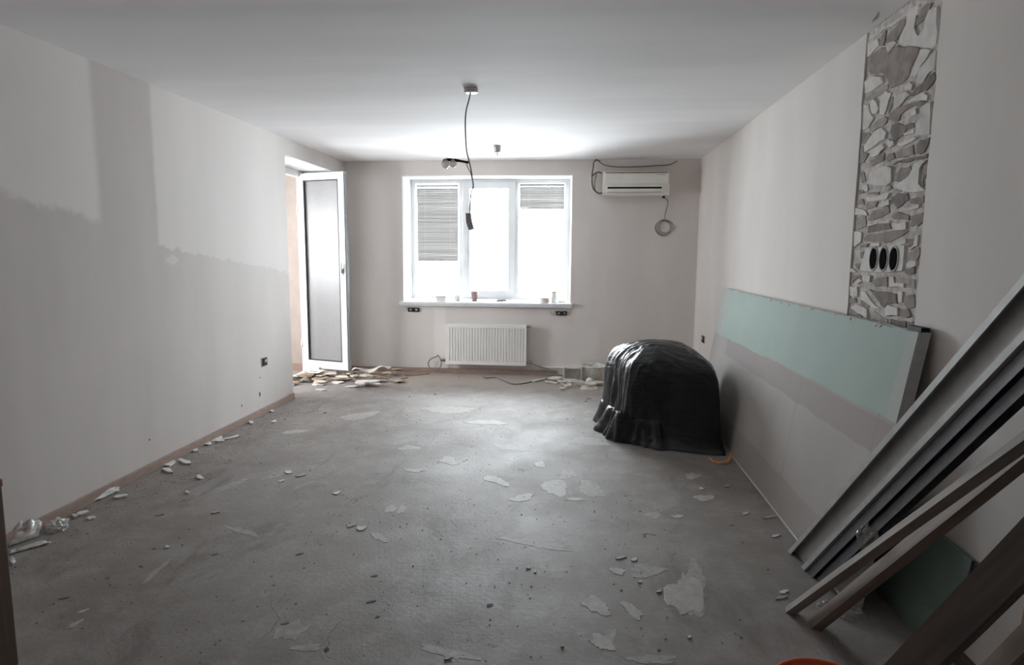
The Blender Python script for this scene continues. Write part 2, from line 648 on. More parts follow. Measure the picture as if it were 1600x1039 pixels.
# skirtings
struct(MB().box((XL, YR, 0), (XL + .018, OY0, .062), .003).build('baseboard_left', 'skirting'), 'brown wooden skirting along the left wall', 'baseboard')
bb = MB().box((XL, D - .018, 0), (-1.05, D, .06), .003)
bb.box((-1.045, D - .018, 0), (-.2, D, .06), .003).box((.36, D - .018, 0), (XR, D, .06), .003)
struct(bb.build('baseboard_back', 'skirting'), 'brown skirting along the back wall under the window', 'baseboard')
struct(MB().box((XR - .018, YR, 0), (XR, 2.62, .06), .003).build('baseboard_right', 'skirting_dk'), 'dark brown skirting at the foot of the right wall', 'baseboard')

# ---- balcony outside the left opening
BX = -4.68
struct(MB().box((BX, 4.4, -.2), (XL - WT, 7.76, -.02)).build('floor_balcony', 'peach'), 'balcony floor', 'floor')
wbal = MB().box((BX, 7.76, 0), (XL - WT, 7.95, 2.55))
wbal.box((BX - .12, 4.3, -.2), (BX, 7.95, 1.05)).box((BX - .12, 4.3, 2.12), (BX, 7.95, 2.6)).box((BX - .12, 6.35, 1.05), (BX, 7.95, 2.12))  # unseen outer wall; side panel and upper band added to cut daylight
wbal.box((BX - .12, 4.2, -.2), (XL - WT, 4.4, 2.6))
struct(wbal.build('wall_balcony', 'peach'), 'peach rendered balcony wall beyond the door, plus unseen panels added to cut daylight', 'wall')
struct(MB().box((BX - .12, 4.3, 2.55), (XL - WT, 7.95, 2.7)).build('ceiling_balcony', 'peach'), 'balcony soffit', 'ceiling')
struct(MB().box((BX + .2, 7.745, -.02), (XL - WT, 7.76, .07)).build('baseboard_balcony', 'skirting'), 'brown skirting on the balcony wall', 'baseboard')

# ================================================================== EXPOSED BRICK PIECES (parts of the right wall)
def crop(ox, oy, sc, polys):
    return [[(ox + x * sc, oy + y * sc) for x, y in p] for p in polys]


K = 160 / 1039
bricks = crop(1330, 0, K, [
    [(165, 600), (215, 540), (300, 480), (350, 470), (375, 550), (420, 480), (470, 455), (560, 470), (600, 460), (700, 485), (690, 540), (640, 620), (590, 770), (520, 850), (470, 870), (400, 900), (370, 840), (330, 780), (290, 740), (200, 755), (160, 720)],
    [(350, 440), (380, 340), (430, 290), (480, 240), (510, 200), (555, 185), (545, 260), (500, 330), (460, 410), (400, 420)],
    [(650, 190), (690, 160), (710, 90), (760, 35), (820, 30), (790, 110), (750, 190), (690, 240), (650, 270)],
    [(130, 1000), (200, 940), (280, 910), (370, 850), (380, 890), (300, 960), (230, 1000), (150, 1030)],
    [(600, 980), (650, 890), (730, 850), (790, 760), (840, 730), (860, 790), (810, 870), (760, 920), (680, 950)],
    [(290, 470), (300, 370), (330, 320), (355, 300), (345, 400), (325, 465)]])
bricks += crop(1320, 140, K, [
    [(430, 190), (440, 110), (480, 70), (500, 100), (480, 160), (440, 240)],
    [(440, 250), (540, 180), (620, 150), (760, 110), (840, 120), (760, 170), (650, 190), (560, 260), (540, 325), (500, 335), (440, 310)],
    [(240, 410), (340, 300), (400, 270), (435, 290), (420, 340), (330, 390), (260, 430)],
    [(450, 430), (470, 355), (540, 340), (600, 360), (710, 340), (710, 380), (620, 410), (580, 470), (520, 520), (470, 490)],
    [(170, 440), (230, 430), (270, 470), (230, 540), (170, 550)],
    [(250, 720), (340, 670), (400, 640), (395, 720), (270, 780)],
    [(420, 700), (440, 650), (490, 640), (510, 700), (430, 730)],
    [(520, 640), (560, 600), (690, 560), (700, 660), (600, 690), (530, 700)],
    [(720, 560), (760, 510), (860, 480), (840, 560), (800, 640), (725, 650)],
    [(150, 830), (190, 840), (210, 930), (170, 950)],
    [(500, 850), (560, 790), (660, 770), (675, 830), (630, 880), (570, 930), (500, 930)],
    [(790, 760), (840, 740), (830, 850), (790, 920)],
    [(420, 1000), (460, 970), (480, 1000), (430, 1030)],
    [(520, 725), (700, 685), (850, 645), (845, 685), (700, 715), (580, 745), (480, 765)],
    [(150, 600), (185, 560), (190, 640), (240, 650), (190, 740), (140, 770)]])
bricks += crop(1310, 280, K, [
    [(285, 140), (410, 130), (410, 165), (300, 155)], [(190, 260), (200, 210), (250, 200), (260, 260)],
    [(265, 250), (400, 225), (380, 280), (280, 310)],
    [(530, 180), (590, 140), (700, 140), (715, 210), (640, 270), (590, 300), (530, 230)],
    [(722, 200), (870, 165), (870, 240), (722, 250)],
    [(310, 370), (340, 320), (440, 300), (510, 265), (520, 340), (430, 390), (290, 420)],
    [(530, 380), (600, 330), (720, 370), (720, 420), (560, 410)], [(180, 390), (270, 370), (280, 480), (190, 520)],
    [(290, 485), (520, 445), (535, 505), (360, 535), (285, 545)],
    [(250, 600), (290, 555), (470, 535), (720, 520), (640, 580), (520, 640), (470, 650), (420, 635), (330, 630), (250, 620)],
    [(740, 370), (860, 330), (860, 430), (800, 480), (730, 480)], [(700, 605), (765, 605), (750, 660), (705, 690)],
    [(700, 760), (820, 690), (830, 760), (790, 830), (700, 820)], [(680, 920), (775, 890), (770, 960), (670, 955)],
    [(220, 670), (310, 650), (290, 690), (220, 690)], [(160, 860), (230, 850), (200, 920)],
    [(220, 740), (255, 730), (245, 810), (220, 800)], [(545, 100), (635, 95), (630, 125), (545, 125)],
    [(205, 110), (265, 100), (255, 140), (210, 150)], [(830, 20), (860, 10), (860, 80), (835, 70)]])
K2 = 180 / 935
bricks += crop(1300, 340, K2, [
    [(160, 470), (230, 470), (240, 485), (180, 505), (160, 530)], [(320, 530), (370, 485), (450, 480), (450, 565), (350, 560)],
    [(515, 500), (540, 485), (670, 500), (670, 580), (605, 560), (595, 530), (520, 527)],
    [(300, 580), (400, 600), (520, 620), (530, 700), (450, 700), (420, 735), (380, 680)],
    [(580, 650), (660, 620), (670, 730), (600, 740), (580, 700)], [(225, 670), (300, 690), (295, 735), (230, 710)],
    [(135, 740), (155, 745), (210, 775), (240, 800), (240, 830), (130, 800)],
    [(300, 800), (330, 760), (370, 780), (450, 820), (450, 865), (300, 840)],
    [(470, 820), (600, 840), (600, 900), (470, 880)], [(610, 850), (660, 840), (655, 920), (610, 910)],
    [(560, 750), (620, 740), (640, 800), (560, 810)], [(130, 650), (190, 650), (200, 690), (140, 700)],
    [(130, 880), (300, 900), (300, 960), (130, 950)], [(320, 905), (480, 925), (480, 985), (320, 965)], [(500, 930), (640, 950), (640, 1010), (500, 990)]])
plast = crop(1330, 0, K, [
    [(160, 440), (270, 390), (285, 460), (220, 530), (165, 590)], [(350, 470), (430, 410), (460, 430), (420, 480), (375, 545)],
    [(480, 440), (500, 360), (550, 250), (560, 170), (620, 100), (660, 150), (640, 280), (680, 370), (740, 300), (755, 190), (800, 90), (880, 60), (890, 340), (870, 450), (820, 495), (700, 475), (560, 460)],
    [(705, 495), (815, 505), (700, 680), (650, 790), (595, 780), (645, 640)],
    [(680, 700), (835, 530), (870, 505), (850, 715), (780, 755), (730, 840), (660, 860), (670, 770)],
    [(135, 830), (220, 770), (310, 780), (335, 840), (230, 915), (150, 955)], [(300, 970), (350, 920), (410, 940), (380, 1030), (300, 1039)],
    [(430, 980), (560, 930), (600, 960), (540, 1020), (440, 1030)], [(540, 880), (590, 830), (630, 860), (610, 920), (550, 920)],
    [(160, 400), (300, 320), (420, 230), (550, 150), (650, 60), (700, 40), (690, 150), (560, 160), (420, 270), (350, 290), (290, 340), (180, 410)]])
plast += crop(1320, 140, K, [
    [(190, 150), (240, 140), (260, 240), (300, 290), (240, 390), (180, 410)], [(262, 150), (290, 90), (330, 130), (350, 190), (330, 240), (280, 240)],
    [(360, 100), (430, 20), (460, 40), (425, 200), (400, 260), (355, 255)], [(500, 105), (560, 50), (640, 30), (610, 110), (560, 170), (490, 190)],
    [(620, 130), (800, 30), (850, 60), (840, 110), (700, 115)], [(660, 210), (720, 190), (730, 250), (680, 270)],
    [(770, 190), (880, 115), (870, 460), (720, 470), (720, 350), (820, 260)], [(280, 450), (380, 380), (430, 430), (410, 500), (300, 580), (200, 640), (190, 580)],
    [(270, 620), (390, 550), (410, 590), (350, 660), (270, 690)], [(410, 540), (450, 500), (500, 515), (510, 560), (460, 590)],
    [(530, 545), (700, 480), (740, 490), (640, 550), (540, 570)], [(600, 440), (710, 400), (710, 440), (610, 470)],
    [(250, 840), (380, 780), (485, 790), (485, 930), (430, 980), (250, 960)],
    [(490, 980), (640, 890), (695, 800), (720, 745), (840, 710), (770, 800), (760, 960), (830, 1030), (600, 1039)]])
plast += crop(1310, 280, K, [
    [(280, 180), (400, 170), (530, 140), (500, 200), (420, 215), (290, 225)], [(405, 255), (520, 205), (525, 255), (420, 290)],
    [(560, 440), (690, 430), (695, 510), (560, 515)], [(290, 460), (530, 420), (530, 440), (300, 480)], [(630, 300), (830, 250), (820, 290), (700, 320)],
    [(160, 530), (240, 540), (230, 640), (160, 690)], [(330, 640), (420, 640), (420, 680), (320, 690)], [(490, 690), (690, 600), (690, 650)],
    [(170, 290), (262, 310), (300, 370), (170, 365)], [(240, 80), (290, 50), (300, 120), (270, 130)], [(130, 900), (160, 910), (190, 945), (120, 940)],
    [(770, 610), (810, 560), (800, 680), (730, 720), (760, 660)], [(700, 850), (800, 830), (790, 880), (690, 900)]])
plast += crop(1300, 340, K2, [
    [(190, 520), (220, 490), (245, 515), (205, 540)], [(255, 470), (320, 470), (312, 525), (255, 520)], [(465, 480), (500, 480), (510, 530), (590, 535), (590, 570), (465, 565)],
    [(150, 555), (210, 560), (210, 640), (150, 630)], [(230, 590), (270, 600), (320, 680), (400, 740), (340, 740), (230, 660)],
    [(430, 740), (455, 705), (540, 730), (540, 800), (440, 800)], [(160, 710), (200, 700), (290, 740), (290, 830), (245, 790), (165, 740)], [(535, 590), (575, 600), (570, 690), (540, 690)]])
XB = XR + .009


def wall_piece(poly, name, mat, th):
    pts = []
    n = len(poly)
    for i, (px, py) in enumerate(poly):
        a = at_x(px, py, XR + .004)
        q = poly[(i + 1) % n]
        c = at_x(q[0], q[1], XR + .004)
        pts.append(a)
        if (c - a).length > .05:
            mid = (a + c) / 2
            mid.y += R.uniform(-.006, .006)
            mid.z += R.uniform(-.006, .006)
            pts.append(mid)
    pts = [Vector((XB, min(max(p.y, BY0 + .004), BY1 - .004), min(max(p.z, BZ0), H - .004))) for p in pts]
    o = MB().prism(pts, (-th, 0, 0), .05).build(name, mat)
    o.parent = wall_r
    o.location = (-.009, 0, 0)
    return o


for i, p in enumerate(bricks):
    wall_piece(p, 'brick', ('brick', 'brick_b', 'brick', 'brick_c', 'brick')[(i * 7) % 5] if i not in (0, 1) else 'brick', R.uniform(.003, .0065))
for i, p in enumerate(plast):
    wall_piece(p, 'plaster_patch', ('plaster_bit', 'plaster_bit_b', 'plaster_bit')[i % 3], R.uniform(.006, .0105))
# smooth gypsum pad that carries the three back boxes
pad = wall_piece([(1310 + x * K, 280 + y * K) for x, y in [(205, 935), (275, 700), (480, 680), (690, 665), (680, 800), (660, 935), (420, 950)]], 'gypsum_pad', 'plaster_bit', .0095)

sb = thing('socket_box', 'three empty black oval back boxes in the brick strip', 'socket', (XR - .002, 3.15, 1.48))
for cx, cy in ((1365, 404), (1380.5, 404.5), (1396.5, 404.5)):
    c = at_x(cx, cy, XR - .002)
    ring, hole = [], []
    for k in range(20):
        q = 2 * math.pi * k / 20
        e = Vector((0, math.cos(q) * .040, math.sin(q) * .058))
        ring.append(c + e)
        hole.append(Vector((c.x - .0045, c.y + e.y * .80, c.z + e.z * .84)))
    MB().tube(ring, .0035, 6, True).build('rim', 'gyp_edge', sb, True)
    MB().prism(hole, (.004, 0, 0)).build('shade_disc', 'dark', sb)  # flat dark disc painted for the shade inside the box

# ================================================================== FLOOR RESIDUE (parts of the floor) AND CHIPS
def blob(px, py, rx, ry, rot=0, n=18, rough=.28, seed=0):
    rr = random.Random(seed)
    ph = [rr.uniform(0, 6.28) for _ in range(4)]
    out = []
    for k in range(n):
        q = 2 * math.pi * k / n
        s = 1 + rough * (.5 * math.sin(2 * q + ph[0]) + .35 * math.sin(3 * q + ph[1]) + .3 * math.sin(5 * q + ph[2])) + rr.uniform(-.17, .17)
        x, y = rx * s * math.cos(q), ry * s * math.sin(q)
        c, s_ = math.cos(rot), math.sin(rot)
        out.append((px + x * c - y * s_, py + x * s_ + y * c))
    return out


def zone_patch(poly, mat, th):
    pts = [at_z(x, y, 0.0) for x, y in poly]
    o = MB().prism(pts, (0, 0, th), .03).build('residue_patch', mat, fl)
    return o


patches = [
    # px, py, rx, ry, rot, material
    (868, 762, 22, 11, .05, 0), (887, 741, 11, 9, -.4, 1), (702, 720, 15, 6, .1, 0), (648, 735, 13, 3.5, .05, 0),
    (776, 751, 19, 6, .3, 0), (815, 778, 20, 5, -.15, 0), (844, 726, 10, 4, 0, 0), (593, 840, 13, 6, .5, 0), (610, 796, 9, 6, -.3, 0),
    (627, 797, 5, 8, .6, 0), (1082, 744, 12, 4.5, .1, 0), (1100, 778, 14, 5.5, .15, 0), (1058, 807, 9, 3, .1, 0),
    (965, 893, 11, 6, .2, 0), (988, 954, 18, 9, .6, 0), (931, 946, 22, 12, .25, 0), (941, 1004, 17, 12, .7, 0), (950, 1000, 10, 16, .3, 1),
    (1072, 930, 26, 34, -.5, 0), (1085, 925, 20, 40, -.1, 1), (452, 985, 26, 13, -.5, 1), (480, 1012, 20, 7, -.1, 1), (925, 765, 22, 10, .2, 1),
    (920, 690, 30, 6, .05, 1), (1020, 805, 16, 4, .1, 1), (380, 830, 24, 5, .3, 1), (365, 757, 38, 3, -.35, 1), (430, 742, 22, 4, -.3, 1),
    (245, 892, 26, 3.5, -.75, 1), (118, 975, 14, 3, -.45, 0), (130, 955, 10, 2, -.3, 0), (460, 675, 22, 3, -.15, 0), (800, 700, 26, 5, .1, 1),
    (700, 640, 40, 5, .05, 1), (560, 650, 30, 5, -.1, 1), (1020, 1030, 40, 7, .05, 1), (760, 660, 26, 4, .05, 0), (640, 700, 20, 3, 0, 1),
    (1010, 892, 30, 9, .1, 1), (700, 1020, 40, 8, .2, 1), (840, 850, 50, 6, .2, 1), (900, 780, 14, 3, .05, 0)]
for i, (px, py, rx, ry, rot, t) in enumerate(patches):
    zone_patch(blob(px, py, rx, ry, rot, 28, .34, i), ('residue', 'residue_thin')[t], (.0016, .0009)[t])


def chip(px, py, wpx, hpx, mat, th, name, label, group, seed, curl=0.0, cat='debris'):
    """a loose flake on the floor, slightly curled"""
    rr = random.Random(seed)
    poly = blob(px, py, wpx / 2, hpx / 2, rr.uniform(-.3, .1), 9, .35, seed)
    base = [at_z(x, y, 0) for x, y in poly]
    c = sum(base, Vector()) / len(base)
    ax = Vector((math.cos(seed), math.sin(seed), 0))
    ln = max((p - c).length for p in base)
    pts = [p + Vector((0, 0, .0005 + curl * abs((p - c).dot(ax) / ln) ** 2)) for p in base]
    mb = MB()
    n = len(pts)
    top = [p + Vector((0, 0, th)) for p in pts]
    c0, c1 = c + Vector((0, 0, .0005)), c + Vector((0, 0, th * 1.15))
    mb.add(pts + top + [c0, c1], [(i, (i + 1) % n, n + (i + 1) % n, n + i) for i in range(n)] + [(n + i, n + (i + 1) % n, 2 * n + 1) for i in range(n)] + [((i + 1) % n, i, 2 * n) for i in range(n)])
    return tag(mb.build(name, mat, origin=c), label, cat, group)


def zone(px, py):
    if py < 660:
        return 'on the bright floor near the window' if px < 870 else 'on the floor left of the tarpaulin'
    if px > 1120:
        return 'on the floor beside the leaning profiles'
    if px < 420:
        return 'on the left part of the floor'
    if py > 960:
        return 'on the floor along the bottom picture edge'
    if py > 850:
        return 'on the darker floor in the foreground'
    return 'in the middle of the concrete floor'


GL = 'white plaster crumb lying along the left skirting'
for i, (px, py, a, c) in enumerate([(205, 745, 9, 4), (223, 740, 10, 4), (262, 726, 22, 7), (290, 723, 20, 6), (262, 736, 16, 6), (303, 703, 14, 7), (324, 694, 16, 4), (338, 687, 18, 8), (362, 685, 26, 3), (345, 690, 10, 3), (392, 661, 9, 4), (425, 643, 7, 3), (428, 660, 8, 3), (130, 803, 20, 5), (142, 811, 12, 4), (312, 747, 11, 5), (117, 808, 10, 4), (78, 820, 16, 8), (20, 878, 8, 8), (293, 771, 6, 3), (188, 777, 22, 4)]):
    chip(px, py, a, c, 'chip_white', .010, 'plaster_crumb', GL, 'plaster crumbs along the left skirting', 100 + i, .004)
for i, (px, py, a, c) in enumerate([(548, 822, 15, 4), (565, 826, 14, 7), (450, 738, 14, 4), (470, 743, 14, 4), (440, 752, 10, 3), (526, 771, 12, 4), (970, 872, 16, 4), (991, 875, 10, 5), (1000, 910, 7, 3), (1030, 924, 8, 6), (836, 893, 5, 7), (826, 888, 8, 3), (1205, 808, 20, 4), (1212, 838, 12, 4), (1225, 926, 14, 6), (1222, 934, 20, 5), (1077, 996, 8, 4), (1096, 764, 7, 3), (337, 801, 14, 3), (262, 855, 10, 3), (1030, 640, 6, 3), (700, 1030, 12, 3), (878, 1010, 7, 3), (1165, 803, 8, 3), (1136, 760, 10, 3)]):
    chip(px, py, a, c, 'chip_white' if i % 3 else 'residue', .004, 'coating_flake', 'pale curled flake of floor coating ' + zone(px, py), 'curled coating flakes ' + zone(px, py), 200 + i, .004)
for i, (px, py, a, c) in enumerate([(920, 623, 16, 2.5), (916, 627, 8, 4), (680, 616, 8, 3), (590, 964, 11, 5), (585, 900, 16, 6), (250, 805, 24, 3), (240, 858, 10, 3), (765, 946, 20, 7), (580, 940, 24, 5), (468, 866, 20, 3), (1000, 799, 7, 3), (886, 655, 5, 2), (508, 645, 9, 3), (640, 620, 6, 2), (445, 655, 7, 3), (100, 935, 30, 4), (510, 1015, 14, 7), (445, 975, 22, 6), (1330, 948, 12, 5), (1412, 1020, 12, 5), (1200, 890, 7, 3), (1144, 821, 9, 3), (1160, 848, 6, 3), (1030, 1016, 10, 4), (1040, 999, 8, 4), (1158, 997, 6, 4), (335, 867, 18, 3), (220, 885, 12, 3), (830, 917, 6, 3), (660, 829, 5, 3), (636, 819, 5, 3)]):
    chip(px, py, a * .6, c * .6, 'chip_brown', .0015, 'mortar_crumb', 'small dark crumb of mortar ' + zone(px, py), 'dark mortar crumbs ' + zone(px, py), 300 + i, .001)

# dust and grit too small to count
mb = MB()
rg = random.Random(5)
for i in range(2200):
    x, y = rg.uniform(XL + .05, XR - .1), rg.uniform(1.7, 7.6)
    if rg.random() < .35:
        x = XL + .03 + abs(rg.gauss(0, .18))
    if XL > x - .03 or (x > .85 and y < 3.3) or (x > .15 and y > 4.6) or (x < -1.9 and y < 2.05) or (x > 1.1 and y > 2.5) or (x < -1.6 and y > 6.7) or (x > -.4 and y > 6.7):
        continue
    r = rg.uniform(.002, .0065)
    vs = [(x + r * rg.uniform(.6, 1.4) * math.cos(k * 2.09), y + r * rg.uniform(.6, 1.4) * math.sin(k * 2.09), 0.0003) for k in range(3)] + [(x, y, r * rg.uniform(.5, 1.0))]
    mb.add(vs, [(0, 1, 3), (1, 2, 3), (2, 0, 3), (2, 1, 0)])
o = tag(mb.build('floor_grit', 'chip_grey'), 'fine grey grit scattered over the concrete floor', 'grit')
o['kind'] = 'stuff'

# ================================================================== WINDOW
FXA, FXB, FZA, FZB = WX0 + .004, WX1 - .036, .896, WZ1 - .006
win = thing('window_1', 'white three-part plastic window with two half-drawn blinds', 'window', ((FXA + FXB) / 2, FY, FZA))
win['kind'] = 'structure'


def wx(px): return at_y(px, 380, FY).x
def wz(py, px=760): return at_y(px, py, FY).z


def frame(x0, x1, z0, z1, y0, y1, t, name, mat, parent, bev=.004):
    tl, tr, tb, tt = t
    mb = MB()
    mb.box((x0, y0, z0), (x0 + tl, y1, z1), bev).box((x1 - tr, y0, z0), (x1, y1, z1), bev)
    mb.box((x0 + tl - .002, y0, z0), (x1 - tr + .002, y1, z0 + tb), bev).box((x0 + tl - .002, y0, z1 - tt), (x1 - tr + .002, y1, z1), bev)
    return mb.build(name, mat, parent)


frame(FXA, FXB, FZA, FZB, FY, FY + .07, (.06, .055, .055, .05), 'frame', 'pvc', win)
m1a, m1b, m2a, m2b = wx(717.5), wx(725.5), wx(803), wx(810)
for a, c in ((m1a, m1b), (m2a, m2b)):
    MB().box((a, FY, FZA + .05), (c, FY + .07, FZB - .045), .004).build('mullion', 'pvc', win)
sash = frame(m1b - .012, m2a + .012, FZA + .035, FZB - .028, FY - .018, FY + .05, (.085, .085, .085, .085), 'sash', 'pvc', win)
hx, hz = wx(728), wz(392)
h = MB().box((hx - .014, FY - .03, hz - .035), (hx + .014, FY - .018, hz + .035), .004)
h.box((hx - .010, FY - .052, hz - .012), (hx + .010, FY - .03, hz + .012), .003).box((hx - .011, FY - .062, hz - .12), (hx + .011, FY - .048, hz + .012), .004)
h.build('handle', 'pvc', sash)
for a, c, y in ((FXA + .058, m1a + .004, FY + .035), (m1b + .068, m2a - .068, FY + .022), (m2b - .004, FXB - .052, FY + .035)):
    g = MB().box((a, y, FZA + .05), (c, y + .012, FZB - .045)).build('pane', 'glass', win)
    fr = MB()
    for q in (a, c):
        fr.box((q - .006, y - .006, FZA + .05), (q + .006, y - .001, FZB - .048))
    fr.build('glazing_bead', 'pvc_grey', win)


def blind(px0, px1, pt, pb, label):
    x0, x1, z1, z0 = at_y(px0, 350, FY - .03).x, at_y(px1, 350, FY - .03).x, at_y(760, pt, FY - .03).z, at_y(760, pb, FY - .03).z
    t = thing('venetian_blind', label, 'blind', ((x0 + x1) / 2, FY - .03, z0), 'venetian blinds on the window')
    MB().box((x0, FY - .042, z1 - .028), (x1, FY - .016, z1), .003).build('head_rail', 'slat', t)
    MB().box((x0, FY - .040, z0), (x1, FY - .018, z0 + .014), .003).build('bottom_rail', 'blind_rail', t)
    pitch = .0215
    nn = int((z1 - .034 - z0 - .016) / pitch)
    first = None
    for k in range(nn):
        z = z0 + .026 + k * pitch
        if first is None:
            a = math.radians(72)
            dy, dz = .0130 * math.cos(a), .0130 * math.sin(a)
            vs = []
            L = x1 - x0 - .008
            for sy in (-1, 0, 1):
                for sx in (-1, 1):
                    bow = .0018 if sy == 0 else 0
                    vs.append((sx * L / 2, sy * dy - bow * math.sin(a), sy * dz + bow * math.cos(a)))
            mb = MB()
            mb.add(vs, [(0, 1, 3, 2), (2, 3, 5, 4)])
            th = [(v[0], v[1], v[2] + .0008) for v in vs]
            mb.add(th, [(0, 2, 3, 1), (2, 4, 5, 3)])
            first = mb.build('slat', 'slat')
            o = first
        else:
            o = first.copy()
            COL.objects.link(o)
        o.parent = t
        o.location = (R.uniform(-.001, .001), 0.001, z - z0)
        o.rotation_euler = (R.uniform(-.08, .08), R.uniform(-.004, .004), 0)
    for fx in (.2, .8):
        x = x0 + (x1 - x0) * fx
        MB().tube([(x, FY - .043, z0 + .01), (x, FY - .043, z1 - .01)], .0012, 5).build('ladder_cord', 'cable_white', t)
    return t


blind(651.5, 716.5, 288.5, 408.5, 'long venetian blind drawn half down over the left pane')
blind(811.5, 882, 287.5, 326.5, 'short venetian blind raised near the top of the right pane')

# sill board
sl = MB()
sl.box((WX0 - .045, D - .055, WZ0 - .034), (WX1 + .02, D + .002, WZ0), .006)
sl.box((WX0 + .001, D + .0, WZ0 - .034), (WX1 - .001, FY + .01, WZ0))
sill = sl.build('trim_1', 'sill')
struct(sill, 'white laminate window sill with a rounded front edge', 'window sill')
MB().box((WX0 - .043, D - .050, WZ0 - .052), (WX1 + .018, D + .001, WZ0 - .036), .004).build('lower_board', 'sill', sill)

# --- things standing on the sill
SZ = WZ0 + .0005


def sill_at(px, depth=.08): return Vector((at_y(px, 470, D + depth).x, D + depth, SZ))


def crumple(c, rx, ry, rz, seed, nlat=10, nlon=18, amp=.35):
    mb = MB()
    vs, fs = [], []
    for i in range(nlat + 1):
        a = math.pi * .5 * i / nlat
        for k in range(nlon):
            q = 2 * math.pi * k / nlon
            d = Vector((math.cos(q) * math.sin(a), math.sin(q) * math.sin(a), math.cos(a)))
            s = 1 + amp * noise.noise(d * 2.4 + Vector((seed, 0, 0))) + amp * .6 * noise.noise(d * 6 + Vector((0, seed, 0)))
            vs.append((c[0] + d.x * rx * s, c[1] + d.y * ry * s, c[2] + max(d.z * rz * s, 0)))
    for i in range(nlat):
        for k in range(nlon):
            k2 = (k + 1) % nlon
            fs.append((i * nlon + k, i * nlon + k2, (i + 1) * nlon + k2, (i + 1) * nlon + k))
    mb.add(vs, fs)
    return mb


p = sill_at(669, .16)
tag(crumple((p.x, p.y, SZ), .085, .045, .075, 3.1).build('plastic_bag', 'film', None, origin=(p.x, p.y, SZ)), 'crumpled clear plastic bag at the left end of the sill', 'plastic bag')
p = sill_at(690, .06)
t = thing('plastic_tub', 'square white plastic tub on the sill below the long blind', 'tub', (p.x, p.y, SZ))
mb = MB()
mb.prism([(p.x - .055, p.y - .045, SZ), (p.x + .055, p.y - .045, SZ), (p.x + .055, p.y + .045, SZ), (p.x - .055, p.y + .045, SZ)], (0, 0, .062), -.16)
mb.build('body', 'white_pl', t)
MB().box((p.x - .071, p.y - .060, SZ + .060), (p.x + .071, p.y + .060, SZ + .071), .003).build('lid', 'bucket_white', t)
p = sill_at(715, .14)
t = thing('drinking_glass', 'small clear beaker on the sill left of the brown cup', 'glass', (p.x, p.y, SZ))
MB().lathe([(.030, 0), (.038, .075), (.035, .075), (.028, .005), (0, .005)], (p.x, p.y, SZ), 20).build('body', 'film', t, True)
MB().lathe([(.029, .004), (.033, .032), (0, .032)], (p.x, p.y, SZ), 20).build('contents', 'white_pl', t, True)
p = sill_at(741.5, .16)
t = thing('paper_cup', 'dusky brown paper cup standing on the sill', 'cup', (p.x, p.y, SZ))
MB().lathe([(.032, 0), (.043, .118), (.039, .118), (.030, .006), (0, .006)], (p.x, p.y, SZ), 24).build('body', 'cup', t, True)
MB().tube([(p.x + .043 * math.cos(k * .314), p.y + .043 * math.sin(k * .314), SZ + .118) for k in range(20)], .003, 6, True).build('rim', 'beige', t, True)
a, c = sill_at(754, .14), sill_at(792, .14)
t = thing('filling_knife', 'flat steel filling knife lying on the sill', 'knife', (a.x, a.y, SZ))
MB().box((a.x, a.y - .022, SZ), (a.x + .19, a.y + .022, SZ + .004)).build('blade', 'steel', t)
MB().tube([(a.x + .18, a.y, SZ + .012), (a.x + .24, a.y, SZ + .014), (a.x + .30, a.y - .005, SZ + .012)], [.009, .012, .010], 8).build('handle', 'cable_dk', t, True)
a = sill_at(785, .04)
tag(MB().box((a.x, a.y - .02, SZ), (a.x + .24, a.y + .012, SZ + .010), .003).build('plastic_strip', 'pvc'), 'narrow white plastic strip near the front edge of sill', 'strip')
p = sill_at(850.5, .06)
t = thing('tape_roll', 'beige roll of tape lying flat on the sill', 'tape roll', (p.x, p.y, SZ))
MB().lathe([(.030, 0), (.060, 0), (.062, .030), (.058, .062), (.030, .062), (.030, 0)], (p.x, p.y, SZ), 24).build('tape', 'beige', t, True)
MB().lathe([(.026, .002), (.030, .002), (.030, .061), (.026, .061), (.026, .002)], (p.x, p.y, SZ), 24).build('core', 'tile_brown', t, True)
p = sill_at(865.5, .08)
t = thing('plastic_can', 'tall off-white plastic can beside the beige tape roll', 'can', (p.x, p.y, SZ))
MB().lathe([(0, 0), (.033, 0), (.035, .006), (.035, .115), (.033, .120)], (p.x, p.y, SZ), 24).build('body', 'white_pl', t, True)
MB().lathe([(.034, .119), (.034, .136), (.030, .139), (0, .139)], (p.x, p.y, SZ), 24).build('cap', 'beige', t, True)
p = sill_at(877, .10)
tag(crumple((p.x, p.y, SZ), .05, .03, .028, 8.2, 6, 12).build('paper_scrap', 'beige', None, origin=(p.x, p.y, SZ)), 'little crumpled paper scrap at right end of sill', 'paper')

# ================================================================== BALCONY DOOR
DX = XL - .44       # frame plane
dr = thing('door_1_balcony', 'white glazed balcony door leaf standing open against the reveal', 'door', (DX, OY1 - .1, 0))
dr.name = 'door_2'
dr['kind'] = 'structure'
fm = MB()
fm.box((DX - .03, OY1 - .075, 0), (DX + .045, OY1 - .01, OZ - .008), .004)
fm.box((DX - .03, OY0 + .008, 0), (DX + .045, OY0 + .075, OZ - .008), .004)
fm.box((DX - .03, OY0 + .07, OZ - .075), (DX + .045, OY1 - .07, OZ - .008), .004)
fm.box((DX - .03, OY0 + .07, 0), (DX + .045, OY1 - .07, .035), .004)
fm.build('door_frame', 'pvc', dr)
# leaf hinged on the far post, swung into the room
A = Vector((DX + .04, OY1 - .10, 0))
Bp = at_y(541, 268, 7.22)
u = (Vector((Bp.x, 7.22, 0)) - A)
LW = u.length
u.normalize()
nrm = Vector((-u.y, u.x, 0))
if nrm.y > 0:
    nrm = -nrm
LZ0, LZ1 = .105, 2.405


